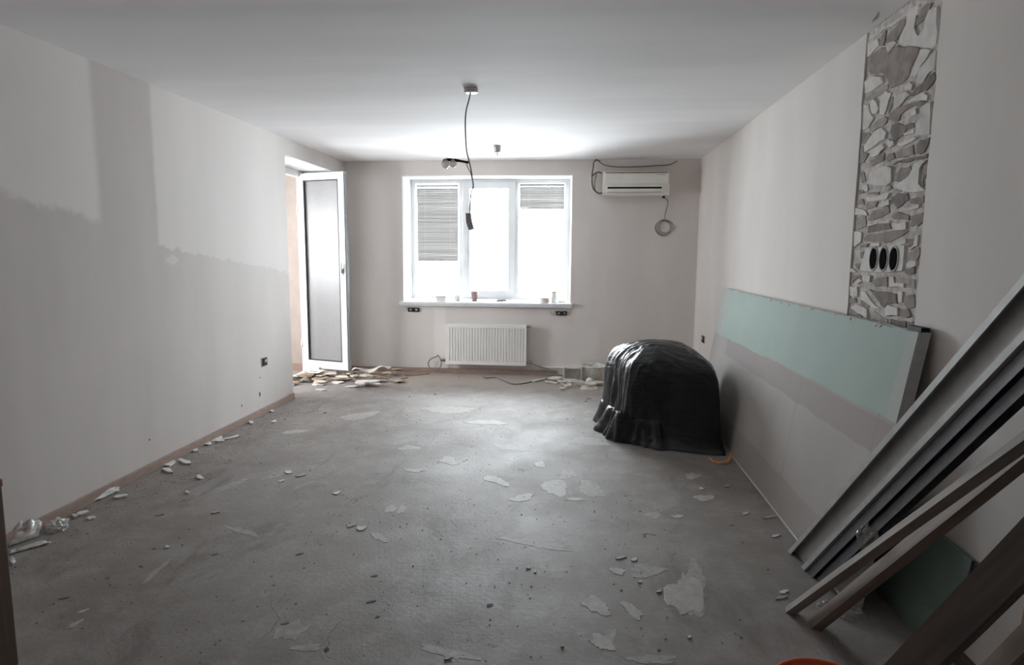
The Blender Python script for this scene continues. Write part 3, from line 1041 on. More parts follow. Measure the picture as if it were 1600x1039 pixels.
def lv(s_, d_, z): return A + u * s_ + nrm * d_ + Vector((0, 0, z))


def lbox(mb, s0, s1, d0, d1, z0, z1):
    mb.prism([lv(s0, d0, z0), lv(s1, d0, z0), lv(s1, d1, z0), lv(s0, d1, z0)], (0, 0, z1 - z0))


lf = MB()
ST = .078
lbox(lf, 0, ST, 0, .062, LZ0, LZ1)
lbox(lf, LW - ST, LW, 0, .062, LZ0, LZ1)
lbox(lf, ST, LW - ST, 0, .062, LZ0, LZ0 + .10)
lbox(lf, ST, LW - ST, 0, .062, LZ1 - .085, LZ1)
leaf = lf.build('leaf', 'pvc', dr)
g = MB()
lbox(g, ST, LW - ST, .022, .034, LZ0 + .10, LZ1 - .085)
g.build('pane', 'dusty_glass', leaf)
g = MB()
lbox(g, ST - .002, ST + .010, .040, .0635, LZ0 + .095, LZ1 - .08)
lbox(g, LW - ST - .010, LW - ST + .002, .040, .0635, LZ0 + .095, LZ1 - .08)
lbox(g, ST, LW - ST, .040, .0635, LZ1 - .092, LZ1 - .080)
lbox(g, ST, LW - ST, .040, .0635, LZ0 + .093, LZ0 + .104)
g.build('gasket', 'seal', leaf)
g = MB()
lbox(g, LW, LW + .014, .006, .045, LZ0 + .01, LZ1 - .01)
lbox(g, -.012, .002, .004, .058, LZ0 + .01, LZ1 - .01)
g.build('edge_seal', 'pvc_grey', leaf)
g = MB()
zc = at_y(538, 425, 7.2).z
lbox(g, LW - .055, LW - .025, .062, .072, zc - .04, zc + .04)
lbox(g, LW - .050, LW - .030, .072, .092, zc - .012, zc + .012)
lbox(g, LW - .051, LW - .029, .088, .100, zc - .012, zc + .11)
g.build('handle', 'pvc_grey', leaf)
for z in (.35, 1.95):
    MB().tube([lv(-.012, .066, z), lv(-.012, .066, z + .09)], .011, 10).build('hinge', 'pvc', dr, True)

# ================================================================== RADIATOR
RY = D - .115
ra, rb = at_y(695.5, 506, RY), at_y(822, 572, RY)
rx0, rx1, rz1, rz0 = ra.x, rb.x, ra.z, rb.z
rad = thing('radiator', 'white panel radiator with vertical ribs below the window', 'radiator', ((rx0 + rx1) / 2, RY, 0))
mb = MB()
n = 27
ix0, ix1, iz0, iz1 = rx0 + .03, rx1 - .025, rz0 + .045, rz1 - .045
prof = []
for k in range(n):
    a0 = ix0 + (ix1 - ix0) * k / n
    wdt = (ix1 - ix0) / n
    prof += [(a0, 0), (a0 + wdt * .60, 0), (a0 + wdt * .70, .009), (a0 + wdt * .90, .009)]
prof.append((ix1, 0))
vs, fs = [], []
for z in (iz0, iz1):
    vs += [(x, RY + d_, z) for x, d_ in prof]
m_ = len(prof)
fs = [(i, i + 1, m_ + i + 1, m_ + i) for i in range(m_ - 1)]
mb.add(vs, fs)
mb.build('ribbed_panel', 'rad', rad)
fr = MB()
fr.box((rx0, RY, rz0), (ix0 + .001, RY + .012, rz1), .003).box((ix1 - .001, RY, rz0), (rx1, RY + .012, rz1), .003)
fr.box((ix0, RY, rz0), (ix1, RY + .012, iz0), .003).box((ix0, RY, iz1), (ix1, RY + .012, rz1), .003)
fr.box((ix0, RY + .011, iz0 - .01), (ix1, RY + .014, iz1 + .01))
fr.build('panel_border', 'rad', rad)
MB().box((rx0, RY + .012, rz0 + .02), (rx0 + .004, D - .02, rz1 - .004)).box((rx1 - .004, RY + .012, rz0 + .02), (rx1, D - .02, rz1 - .004)).build('side_cover', 'rad', rad)
gr = MB()
for k in range(34):
    x = rx0 + .012 + (rx1 - rx0 - .03) * k / 33
    gr.box((x, RY + .014, rz1 - .006), (x + .012, D - .024, rz1 - .001))
gr.box((rx0, RY + .010, rz1 - .012), (rx1, RY + .016, rz1 + .001)).box((rx0, D - .026, rz1 - .012), (rx1, D - .020, rz1 + .001))
gr.build('top_grille', 'rad', rad)
MB().box((rx0 + .01, D - .03, rz0 + .02), (rx1 - .01, D - .022, rz1 - .014)).build('back_panel', 'rad', rad)
MB().box((rx0 + .15, D - .024, rz1 - .2), (rx0 + .19, D - .002, rz1 - .05)).box((rx1 - .19, D - .024, rz1 - .2), (rx1 - .15, D - .002, rz1 - .05)).build('bracket', 'rad', rad)
v1 = at_y(825, 511, RY + .05)
MB().tube([(rx1 - .002, RY + .05, v1.z), (v1.x + .03, RY + .05, v1.z)], .012, 10).tube([(v1.x + .028, RY + .05, v1.z - .012), (v1.x + .028, RY + .05, v1.z + .02)], .010, 8).build('air_valve', 'copper', rad, True)
v2 = at_y(826, 566, RY + .05)
MB().tube([(rx1 - .002, RY + .05, v2.z), (v2.x + .035, RY + .05, v2.z)], .014, 10).tube([(v2.x + .02, RY + .03, v2.z), (v2.x + .02, RY + .075, v2.z)], .013, 8).build('valve', 'copper', rad, True)
v3 = at_y(692, 563, RY + .05)
MB().tube([(rx0 + .002, RY + .05, v3.z), (v3.x - .03, RY + .05, v3.z)], .014, 10).build('plug', 'cable_dk', rad, True)

# looped hose on the left of the radiator
c = at_y(680, 567.5, RY + .05)
pts = [(v3.x - .02, RY + .05, v3.z), (v3.x - .06, RY + .05, v3.z + .06), (c.x + .02, RY + .05, c.z + .085), (c.x - .06, RY + .05, c.z + .05), (c.x - .088, RY + .045, c.z - .01), (c.x - .055, RY + .04, c.z - .065), (c.x + .02, RY + .035, c.z - .085), (c.x + .07, RY + .04, c.z - .035), (c.x + .078, RY + .05, c.z + .02)]
tag(MB().tube(spline(pts), .0075, 8).build('hose_loop', 'cable_grey', smooth=True), 'thin grey hose curled in a loop left of the radiator', 'hose')
# two supply pipes on the right
for k, (label, off) in enumerate((('upper bent pipe running from radiator valve to the white boxing', 0.0), ('lower sagging pipe running from radiator valve along the skirting', 1.0))):
    if k == 0:
        P = [(v2.x + .02, RY + .05, v2.z + .01), *[tuple(at_y(a, b_, RY + .055)) for a, b_ in ((833, 569), (842, 572.5), (850, 575), (858, 577))]]
    else:
        P = [(v2.x + .02, RY + .045, v2.z - .012), *[tuple(at_y(a, b_, RY + .0)) for a, b_ in ((831, 577), (843, 583), (856, 585.5), (879, 586))]]
    tag(MB().tube(spline(P), .008, 8).build('radiator_pipe', 'cable_grey', smooth=True), label, 'pipe')
# white plaster patch under the valve and the boxed conduit
bz = at_y(850, 573, D - .03).z
b0, b1 = at_y(847, 578, D - .03), at_y(908, 584, D - .03)
t = thing('pipe_boxing', 'open white pipe boxing low on the wall right of the radiator', 'boxing', (b0.x, D, 0))
MB().box((b0.x, D - .04, bz - .015), (b1.x + .05, D, bz), .003).build('top_strip', 'white_pl', t)
e = at_y(880, 580, D - .03).x
MB().box((b0.x + .03, D - .01, .062), (e, D - .001, bz - .015)).build('back_strip', 'white_pl', t)
MB().prism([(e - .012, D - .04, .005), (e + .01, D - .04, .005), (e + .022, D - .04, bz - .015), (e - .0, D - .04, bz - .015)], (0, .035, 0)).build('upright', 'white_pl', t)

# trailing cable on the floor
P = [at_z(a, b_, .008) for a, b_ in ((754, 587), (758, 590.5), (766, 590), (776, 590), (788, 595), (800, 599.5), (814, 599.5), (832, 596), (848, 592.5), (862, 592), (874, 597), (886, 600))]
tag(MB().tube(spline(P), .0075, 7).build('floor_cable', 'cable_grey', smooth=True), 'grey cable snaking over the floor below the radiator', 'cable')
a, c = at_z(833, 596, .016), at_z(850, 591.5, .016)
tag(MB().tube([a, (a + c) / 2, c], [.014, .016, .014], 8).build('cable_sleeve', 'white_pl', smooth=True), 'short white sleeve on the trailing cable end', 'sleeve')

# ================================================================== RUBBLE AT THE RIGHT: tray and bucket
p = at_z(896, 598, 0)
t = thing('plaster_tray', 'square white tray standing on edge with rubble before it', 'tray', (p.x, p.y, 0))
q0, q1 = at_z(880.5, 597, 0), at_z(909, 597, 0)
yb = q0.y + .12
hh = .17
MB().box((q0.x, q0.y + .09, 0.012), (q1.x, q0.y + .10, hh)).build('base_plate', 'bucket_white', t)
MB().box((q0.x, q0.y + .02, .012), (q0.x + .016, q0.y + .09, hh), .003).box((q1.x - .016, q0.y + .02, .012), (q1.x, q0.y + .09, hh), .003).box((q0.x, q0.y + .02, hh - .016), (q1.x, q0.y + .09, hh), .003).box((q0.x, q0.y + .02, 0), (q1.x, q0.y + .09, .014), .003).build('rim', 'bucket_white', t)
p = at_z(926.5, 597, 0)
t = thing('dusty_bucket', 'squat plaster-caked white bucket beside the tilted tray', 'bucket', (p.x, p.y + .15, 0))
MB().lathe([(0, 0), (.135, 0), (.142, .01), (.150, .10), (.152, .165), (.147, .175), (.140, .168), (.134, .06), (0, .05)], (p.x, p.y + .15, 0), 28, .012).build('body', 'bucket_white', t, True)
MB().tube([(p.x + .152 * math.cos(k * .2244) * R.uniform(.97, 1.03), p.y + .15 + .152 * math.sin(k * .2244), .170 + R.uniform(-.006, .006)) for k in range(28)], .009, 6, True).build('rim', 'bucket_white', t, True)
MB().lathe([(.0, .12), (.06, .135), (.134, .10)], (p.x, p.y + .15, 0), 20, .06).build('plaster_fill', 'chip_white', t)

# ================================================================== SHARDS
def shard(px, py, w_, d_, th, mat, rot, tx, ty, z, label, group, seed, name, cat):
    rr = random.Random(seed)
    c = at_z(px, py, z)
    n = rr.choice((5, 6, 6, 7))
    pts = []
    for k in range(n):
        q = 2 * math.pi * (k + rr.uniform(-.25, .25)) / n
        s = rr.uniform(.75, 1.12)
        pts.append(Vector((w_ / 2 * s * math.cos(q), d_ / 2 * s * math.sin(q), 0)))
    o = MB().prism(pts, (0, 0, th), .04).build(name, mat)
    o.rotation_euler = (tx, ty, rot)
    lift = abs(math.sin(tx)) * d_ / 2 * .9 + abs(math.sin(ty)) * w_ / 2 * .9
    o.location = (c.x, c.y, z + lift)
    return tag(o, label, cat, group)


BOXES = []


def world_box(o):
    mw = Matrix.LocRotScale(o.location, o.rotation_euler, None)
    P = [mw @ v.co for v in o.data.vertices]
    return [min(p[i] for p in P) for i in range(3)] + [max(p[i] for p in P) for i in range(3)]


def register(o, pad=0.0):
    BOXES.append(world_box(o))


def drop(o, jitter=.0, tries=1, zmax=9.0):
    """let a piece come to rest on the floor or on the pieces already lying there"""
    best = None
    x0, y0 = o.location.x, o.location.y
    for k in range(tries):
        o.location.x, o.location.y = x0 + rs.uniform(-jitter, jitter), y0 + rs.uniform(-jitter, jitter)
        b = world_box(o)
        top = .001
        for q in BOXES:
            if b[0] < q[3] and b[3] > q[0] and b[1] < q[4] and b[4] > q[1]:
                top = max(top, q[5] + .0006)
        if b[0] < XL - WT + .06 or (b[0] < XL + .01 and b[4] > OY1 - .14) or b[4] > D - .03 or (b[0] < XL + .02 and b[1] < OY0 + .02):
            top += 1
        if best is None or top < best[0]:
            best = (top, o.location.x, o.location.y)
    o.location.x, o.location.y = best[1], best[2]
    b = world_box(o)
    o.location.z += best[0] - b[2]
    if best[0] > zmax:
        bpy.data.objects.remove(o)
        return None
    BOXES.append(world_box(o))
    return o


GA = 'rubble heap below the open balcony door'
rs = random.Random(21)
p = at_z(522, 588, 0)
o = tag(MB().box((p.x - .03, p.y - .03, .002), (p.x + .035, p.y + .03, .100), .006).build('door_block', 'white_pl'), 'white block wedged under the open door leaf', 'block')
register(o)
def wavy(px0, px1, py, depth, amp, th, mat, label, name, tilt=0.0, seed=0):
    a, c = at_z(px0, py, .03), at_z(px1, py, .03)
    L = (c - a).length
    mb = MB()
    vs, fs = [], []
    nx, ny = 24, 4
    for s in (0, 1):
        for i in range(nx + 1):
            for j in range(ny + 1):
                uu, vv = i / nx, j / ny
                wv_ = amp * (.5 + .5 * math.sin(uu * 6.3 * 1.35 + .5 + vv * .8 + seed)) + tilt * uu + .012 * math.sin(vv * 4 + uu * 9)
                e = depth * (.75 + .25 * math.sin(uu * 7 + seed))
                vs.append((a.x + (c.x - a.x) * uu, a.y + (c.y - a.y) * uu + e * (vv - .5), .032 + wv_ + s * th))
    N = (nx + 1) * (ny + 1)
    for i in range(nx):
        for j in range(ny):
            q = i * (ny + 1) + j
            fs += [(q, q + 1, q + ny + 2, q + ny + 1), (N + q, N + q + ny + 1, N + q + ny + 2, N + q + 1)]
    for i in range(nx):
        for j in (0, ny):
            q = i * (ny + 1) + j
            fs.append((q, q + ny + 1, N + q + ny + 1, N + q))
    for j in range(ny):
        for i in (0, nx):
            q = i * (ny + 1) + j
            fs.append((q, q + 1, N + q + 1, N + q))
    mb.add(vs, fs)
    o = mb.build(name, mat, smooth=False, origin=((a.x + c.x) / 2, a.y, 0))
    drop(o)
    return tag(o, label, 'underlay')


wavy(556, 606, 593, .14, .03, .012, 'tile_brown', 'wavy brown strip of torn board under the cream underlay', 'torn_board', .02, .2)
wavy(553, 608, 588, .20, .05, .008, 'tile_cream', 'wavy cream strip of torn underlay on the rubble heap', 'torn_underlay', .03)
wavy(458, 488, 593, .2, .035, .01, 'tile_olive', 'olive folded underlay strip at the door threshold', 'torn_underlay', 0, 1.0)
k = 0
for (x0, x1, y0, y1, cnt, mats, zt) in (
        (462, 520, 588, 604, 16, ('tile_brown', 'tile_pale', 'tile_cream', 'tile_brown', 'tile_olive'), .05),
        (500, 560, 584, 597, 12, ('tile_brown', 'tile_cream', 'tile_brown'), .04),
        (538, 606, 588, 603, 16, ('tile_cream', 'tile_pale', 'tile_cream', 'tile_brown'), .045),
        (590, 625, 582, 598, 9, ('tile_brown', 'tile_cream', 'tile_brown'), .03)):
    for i in range(cnt):
        px, py = rs.uniform(x0, x1), rs.uniform(y0, y1)
        mat = mats[i % len(mats)]
        big = rs.random() < .4
        kind = {'tile_brown': 'thin brown board splinter', 'tile_olive': 'olive board splinter', 'tile_pale': 'whitish tile shard', 'tile_cream': 'cream tile shard'}[mat]
        o = shard(px, py, rs.uniform(.18, .34) if big else rs.uniform(.10, .2), rs.uniform(.08, .16), rs.uniform(.007, .014), mat, rs.uniform(-.6, .6), rs.uniform(-.07, .08), rs.uniform(-.06, .06), .001, kind + ' in the rubble by the balcony door', GA + ' ' + mat[5:], 500 + k, 'board_splinter' if mat in ('tile_brown', 'tile_olive') else 'tile_shard', 'splinter' if mat in ('tile_brown', 'tile_olive') else 'shard')
        drop(o, .10, 14, .085)
        k += 1
for i, (px, py, w_, d_) in enumerate(((503, 609.5, .16, .07), (568, 597, .17, .16), (581, 604, .2, .12), (624, 599.5, .1, .05), (643, 587, .22, .03), (660, 585.5, .2, .03))):
    lab = ['lone thin tile shard lying in front of the heap', 'rounded pinkish tile shard atop the heap centre', 'jagged pale tile shard at heap front edge', 'small loose tile shard right of the heap', 'dark narrow splinter right of rubble by the skirting', 'rightmost narrow splinter beside the back skirting'][i]
    o = shard(px, py, w_, d_, .012, 'tile_pale' if i < 3 else ('tile_cream' if i == 3 else 'tile_brown'), .1 * i, .10 if i in (1, 2) else 0, 0, .05 if i == 1 else (.02 if i == 2 else .001), lab, None, 640 + i, 'tile_shard' if i < 4 else 'board_splinter', 'shard' if i < 4 else 'splinter')
    drop(o, .015, 6)


p = at_z(497, 588, .02)
lump = tag(crumple((p.x, p.y, .02), .13, .09, .05, 4.4).build('plaster_lump', 'tile_pale', None, origin=(p.x, p.y, .02)), 'pale rounded plaster lump behind the splinters at the door', 'plaster')
drop(lump, .08, 10)
# shards near the tray and bucket
p = at_z(896, 601, .0)
register(tag(crumple((p.x, p.y - .03, 0), .15, .06, .07, 6.6).build('rubble_mound', 'bucket_white', None, origin=(p.x, p.y, 0)), 'small mound of plaster rubble spilling out of the tray', 'rubble'))
p = at_z(912, 596, .0)
register(tag(crumple((p.x + .07, p.y - .10, 0), .055, .05, .06, 2.6, amp=.2).build('plaster_lump', 'chip_white', None, origin=(p.x, p.y, 0)), 'white plaster lump between the tray and the bucket', 'plaster'))
p = at_z(920, 608, 0)
register(tag(crumple((p.x, p.y, 0), .10, .075, .045, 9.1, amp=.15).build('loose_stone', 'tile_pale', None, origin=(p.x, p.y, 0)), 'flat oval stone lying alone in front of the bucket', 'stone'))

GB = 'pale broken tile shard heaped in front of the tray and bucket'
for i in range(22):
    px, py = rs.uniform(872, 958), rs.uniform(597, 605)
    o = shard(px, py, rs.uniform(.10, .24), rs.uniform(.07, .14), rs.uniform(.008, .014), ('tile_pale', 'tile_cream', 'tile_pale', 'tile_brown')[i % 4] if i % 4 != 3 else 'tile_cream', rs.uniform(-.5, .5), rs.uniform(-.1, .12), rs.uniform(-.1, .1), .001 + .02 * rs.random(), GB, 'tile shards before the bucket', 700 + i, 'tile_shard', 'shard')
    drop(o, .10, 16, .06)
# ================================================================== AIR CONDITIONER
AY = D - .20
c0, c1 = at_y(943, 267, AY), at_y(1046, 305, AY)
ax0, ax1, az1, az0 = c0.x, c1.x, c0.z, c1.z
ac = thing('air_conditioner', 'beige wall-mounted split air conditioner unit near the ceiling', 'air conditioner', ((ax0 + ax1) / 2, D, az0))
hgt = az1 - az0
prof = [(D, az0 + .02), (D - .10, az0), (AY + .03, az0 + .008), (AY + .008, az0 + .03), (AY, az0 + hgt * .45), (AY + .004, az1 - .03), (AY + .025, az1 - .004), (AY + .05, az1), (D, az1)]
MB().prism([(ax0, y, z) for y, z in prof], (ax1 - ax0, 0, 0)).build('body', 'ac', ac)
acp = MB().box((ax0 + .015, AY - .008, az0 + hgt * .47), (ax1 - .015, AY + .01, az1 - .03), .004).build('front_panel', 'ac_pale', ac)
aco = MB().box((ax0 + .03, AY - .004, az0 + .035), (ax1 - .075, AY + .012, az0 + hgt * .40), .003).build('outlet_frame', 'ac_pale', ac)
MB().box((ax0 + .05, AY - .0052, az0 + hgt * .27), (ax1 - .09, AY + .002, az0 + hgt * .34)).build('slot_shade', 'dark', aco)  # solid dark strip painted for the shade inside the outlet
MB().box((ax0 + .05, AY - .010, az0 + hgt * .15), (ax1 - .09, AY - .004, az0 + hgt * .265), .002).build('louver', 'ac_pale', aco)
MB().box((ax0 + .05, AY - .0052, az0 + hgt * .115), (ax1 - .09, AY + .002, az0 + hgt * .14)).build('lower_slot', 'blind_rail', aco)
MB().box((ax0 + .03, AY + .002, az1 - .026), (ax1 - .03, AY + .010, az1 - .015)).build('top_slot', 'tile_brown', ac)
MB().box((ax1 - .16, AY - .010, az1 - .05), (ax1 - .05, AY - .006, az1 - .04)).build('badge', 'gyp_edge', acp)

# refrigerant pipes looping on the left
P = [at_y(a, b_, D - .06) for a, b_ in ((941, 301), (936, 302), (929, 297), (925.5, 288), (925, 275), (927, 262), (928, 253), (933, 248.5), (938, 252))]
for q in P:
    q.z = min(q.z, H - .02)
t = thing('pipe_loop', 'dark insulated pipes looping from left end of air conditioner', 'pipe', P[4])
MB().tube(spline(P), .0075, 8).build('pipe', 'cable_dk', t, True)
P2 = [at_y(a, b_, D - .035) for a, b_ in ((941, 303), (934, 303.5), (926, 297), (923.5, 286), (924, 277))]
MB().tube(spline(P2), .010, 8).build('insulated_pipe', 'cable_white', t, True)
P3 = [at_y(a, b_, D - .05) for a, b_ in ((924.5, 276), (930, 271), (936, 269), (940.5, 271))]
MB().tube(spline(P3), .008, 8).build('coupling', 'cable_dk', t, True)
P4 = [at_y(a, b_, D - .03) for a, b_ in ((930, 300), (929, 285), (932, 272))]
MB().tube(spline(P4), .007, 8).build('wire', 'cable_grey', t, True)
P = [at_y(a, b_, D - .03) for a, b_ in ((930, 249.5), (934, 250), (938, 254), (944, 257.5), (955, 260), (970, 261), (1000, 260.5), (1030, 258.5), (1045, 257.5), (1053, 254.5), (1058, 251.5))]
tag(MB().tube(spline(P), .0055, 7).build('loose_cable', 'cable_dk', smooth=True), 'dark loose cable running above the air conditioner', 'cable')
P = [at_y(a, b_, D - .02) for a, b_ in ((1037, 308), (1040, 310), (1043.5, 314), (1043, 322), (1040, 332), (1038.5, 340), (1038, 344))]
t = thing('power_cord', 'coiled power cord hanging under right end of air conditioner', 'cord', P[-1])
MB().tube(spline(P), .005, 7).build('cord', 'cable_grey', t, True)
for (cx, cy, rx, rz_, dph) in ((1036, 356, .085, .095, 0), (1038.5, 355, .095, .085, .4), (1037, 357, .075, .085, .9), (1040, 354, .08, .075, 1.3)):
    c = at_y(cx, cy, D - .012)
    L = [(c.x + rx * math.cos(q * .2618 + dph) * (1 + .12 * math.cos(2 * q * .2618)), c.y + .004 * math.sin(q * .5 + dph), c.z + rz_ * math.sin(q * .2618 + dph)) for q in range(24)]
    MB().tube(L, .0032, 6, True).build('coil_turn', 'cable_grey', t, True)
MB().box(P[0] - Vector((.014, .012, .012)), P[0] + Vector((.014, .012, .012)), .003).build('clip', 'black_pl', t)

# ================================================================== WALL SOCKETS
def back_sockets(px0, px1, py0, py1, label, mods, cut):
    a, c = at_y(px0, py0, D - .004), at_y(px1, py1, D - .004)
    t = thing('wall_socket', label, 'socket', ((a.x + c.x) / 2, D, c.z), 'socket boxes under the sill')
    k0, k1 = at_y(cut[0], py0 - 1, D - .002), at_y(cut[1], py1 + .7, D - .002)
    MB().prism([(k0.x, D - .003, k0.z), (k1.x, D - .003, k0.z - .004), (k1.x - .01, D - .003, k1.z), (k0.x + .03, D - .003, k1.z - .003)], (0, .004, 0)).build('cutout', 'mortar', t)
    n = len(mods)
    for i, m_ in enumerate(mods):
        w_ = (c.x - a.x) / n
        x0 = a.x + w_ * i
        md = MB().box((x0 + .003, D - .022, c.z), (x0 + w_ - .003, D - .003, a.z), .004).build('module', 'black_pl', t)
        MB().box((x0 + w_ * .35, D - .0235, (a.z + c.z) / 2 - .012), (x0 + w_ * .75, D - .0215, (a.z + c.z) / 2 + .012), .001).build('contact', m_, md)


back_sockets(637.5, 655, 480.5, 487, 'black double socket set in plaster under left end of sill', ('cable_grey', 'gyp_card'), (634, 659))
back_sockets(868.5, 886, 486, 492.5, 'black double socket in a ragged cutout under right end of sill', ('cable_grey', 'cable_grey'), (858, 887))


def side_socket(X, sgn, px, py, wy, hz_, label):
    c = at_x(px, py, X)
    t = thing('wall_socket', label, 'socket', c)
    y0, y1 = sorted((c.y - wy / 2, c.y + wy / 2))
    MB().box((X, y0, c.z - hz_ / 2), (X + sgn * .006, y1, c.z + hz_ / 2), .002).build('back_box', 'gyp_card', t)
    md = MB().box((X + sgn * .006, y0 + wy * .12, c.z - hz_ * .42), (X + sgn * .014, y1 - wy * .12, c.z + hz_ * .42), .003).build('module', 'black_pl', t)
    MB().box((X + sgn * .014, c.y - wy * .12, c.z - hz_ * .05), (X + sgn * .018, c.y + wy * .2, c.z + hz_ * .25), .001).build('contact', 'gyp_card', md)


side_socket(XL, 1, 412.5, 565, .10, .085, 'open black socket box low on the left wall')
side_socket(XR, -1, 1099.5, 530, .15, .085, 'open black socket box on right wall behind the tarp')
# nail holes and scuffs on the left wall
for i, (px, py, w_, h_) in enumerate(((406, 590, .02, .012), (406, 616, .03, .045), (378, 634, .02, .025), (234, 687, .018, .014))):
    c = at_x(px, py, XL + .001)
    pts = [(XL - .0005, c.y + w_ / 2 * math.cos(q * 1.047) * R.uniform(.6, 1.2), c.z + h_ / 2 * math.sin(q * 1.047) * R.uniform(.6, 1.2)) for q in range(6)]
    MB().prism(pts, (.0015, 0, 0)).build('nail_hole', 'chip_dark', wl)

# ================================================================== CEILING LIGHTS
lp = at_z(736, 138, H)
LY = lp.y
t = thing('ceiling_light', 'dangling lamp cord with disc rose and bare bulb holder', 'ceiling light', (lp.x, LY, H))
MB().lathe([(0, -.030), (.042, -.030), (.047, -.026), (.048, -.004), (.044, 0)], (lp.x, LY, H), 28).build('ceiling_rose', 'chrome', t, True)
P = [at_y(a, b_, LY) for a, b_ in ((735.5, 143), (733, 155), (728.5, 172), (727, 190), (727.5, 215), (729, 235), (733, 252), (736.5, 268), (738.5, 282), (739.5, 292), (736.5, 300), (735, 315), (734, 336))]
MB().tube(spline(P), .0048, 7).build('cord', 'cable_grey', t, True)
a, c = at_y(692, 251.5, LY - .01), at_y(731, 254, LY)
arm = MB().tube(spline([at_y(692, 251, LY), at_y(700, 249.5, LY), at_y(716, 251, LY), at_y(732, 254, LY)]), [.006] * 5 + [.010] * 12 + [.008] * 8, 8)
arm = arm.build('bulb_arm', 'black_pl', t, True)
for nm, px, py, r in (('bulb', 696, 256.5, .030), ('bulb', 708, 256, .026)):
    c = at_y(px, py, LY)
    MB().lathe([(0, -r), (r * .5, -r * .87), (r * .87, -r * .5), (r, 0), (r * .87, r * .5), (r * .55, r * .9), (r * .4, r * 1.25), (0, r * 1.3)], c, 18).build(nm, 'bulb', arm, True)
P = [at_y(a, b_, LY) for a, b_ in ((728, 254), (731, 262), (735.5, 270), (737.5, 280))]
MB().tube(spline(P), .0032, 6).build('wire', 'cable_grey', t, True)
a0, a1, b0_, b1_ = at_y(727.5, 333, LY), at_y(735.5, 333, LY), at_y(740.5, 358, LY), at_y(732.5, 360, LY)
mid_l, mid_r = at_y(728.5, 348, LY), at_y(737, 345, LY)
MB().prism([a0, mid_l, b1_, b0_, mid_r, a1], (0, .022, 0)).build('tape_wrap', 'tape', t)
P = [at_y(a, b_, LY) for a, b_ in ((735.5, 359), (736, 372), (735, 386), (735.5, 398))]
MB().tube(spline(P), .0022, 6).build('bare_wire', 'cable_white', t, True)
c = at_z(777, 228, H)
t = thing('lamp_holder', 'small bare lamp holder on the ceiling near the window', 'lamp holder', (c.x, c.y, H))
MB().lathe([(.040, 0), (.042, -.012), (.036, -.020), (.035, -.050), (.028, -.066), (.012, -.072), (0, -.073)], (c.x, c.y, H), 18).build('body', 'chrome', t, True)
MB().tube([(c.x, c.y, H - .07), (c.x + .004, c.y, H - .10)], .007, 6).build('wire_end', 'cable_white', t, True)
# cracked flake by the ceiling corner
pts = [at_z(a, b_, H) for a, b_ in ((1362, 34), (1367, 31), (1371, 27), (1372, 19), (1369, 25), (1364, 31))]
MB().prism([p - Vector((0, 0, .002)) for p in pts], (0, 0, .003)).build('ceiling_crack', 'chip_grey', bpy.data.objects['ceiling'])

# ================================================================== PLASTERBOARD STACK
YN, YF = 2.665, 6.03
bot0, SW, TH = 1.192, 1.2, .0125
tilt = math.asin((1.372 - bot0) / SW)
lab = ['front plasterboard sheet, green above and bare card below, leaning on the right wall', 'second plasterboard sheet in the leaning stack, just behind the green-faced one', 'third plasterboard sheet in the leaning stack by the right wall', 'rearmost plasterboard sheet of the leaning stack, against the right wall']
for i in range(4):
    # local axes: x along length (near -> far reversed so x=0 is the far end), z up the sheet
    L = (YF - YN) - .01 * i
    o = MB()
    nx = 60
    outl = []
    rr = random.Random(i)
    for k in range(nx + 1):
        x = L * k / nx
        outl.append((x, 0, SW - (rr.uniform(0, .006) if rr.random() < .35 else 0)))
    outl += [(L, 0, 0), (0, 0, 0)]
    o.prism(outl, (0, TH - .0008, 0))
    ob = o.build('plasterboard_sheet', 'board' if i == 0 else 'gyp_card')
    # local x -> -Y world ; local y (thickness) -> +X and down-tilt ; local z -> up the slope
    ez = Vector((math.sin(tilt), 0, math.cos(tilt)))
    ex = Vector((0, -1, 0))
    ey = ez.cross(ex)
    if ey.x < 0:
        ey = -ey
    mw = Matrix((ex, ey, ez)).transposed().to_4x4()
    mw.translation = Vector((bot0, YF - .01 * i, .002)) + ey * TH * i + Vector((0, 0, (TH * i) * math.tan(tilt)))
    ob.matrix_world = mw
    if i == 0:
        ob.data.materials.append(M['gyp_edge'])
        for pgn in ob.data.polygons:
            if abs(pgn.normal.y) < .5:
                pgn.material_index = 1
    else:
        ob.data.materials.append(M['gyp_edge'])
        for pgn in ob.data.polygons:
            if abs(pgn.normal.y) < .5:
                pgn.material_index = 1
    tag(ob, lab[i], 'plasterboard', 'leaning plasterboard sheets')
    if i == 0:
        o2 = MB().box((.002, -.0025, 0), (L - .002, -.0002, .010)).build('bottom_edge', 'chip_white')
        o2.parent = ob
        for k in range(14):
            x = .25 + k * .22 + rr.uniform(-.1, .1)
            tr_ = MB().prism([(x, -.001, SW - .004), (x + rr.uniform(.03, .06), -.001, SW - .003), (x + .03, -.001, SW - rr.uniform(.008, .022))], (0, -.002, 0)).build('torn_card', ('gyp_edge', 'gyp_card')[k % 2])
            tr_.parent = ob
a = Vector((XR - .048, 2.66, 1.19))
tag(MB().box((a.x, 2.68, 1.1855), (a.x + .034, 2.79, 1.206), .004).build('plastic_bar', 'black_pl'), 'short black plastic bar lying on top of the plasterboard', 'bar')

# ================================================================== METAL PROFILES AND BATTENS
def leaner(B, P_through):
    d = (P_through - B).normalized()
    return d


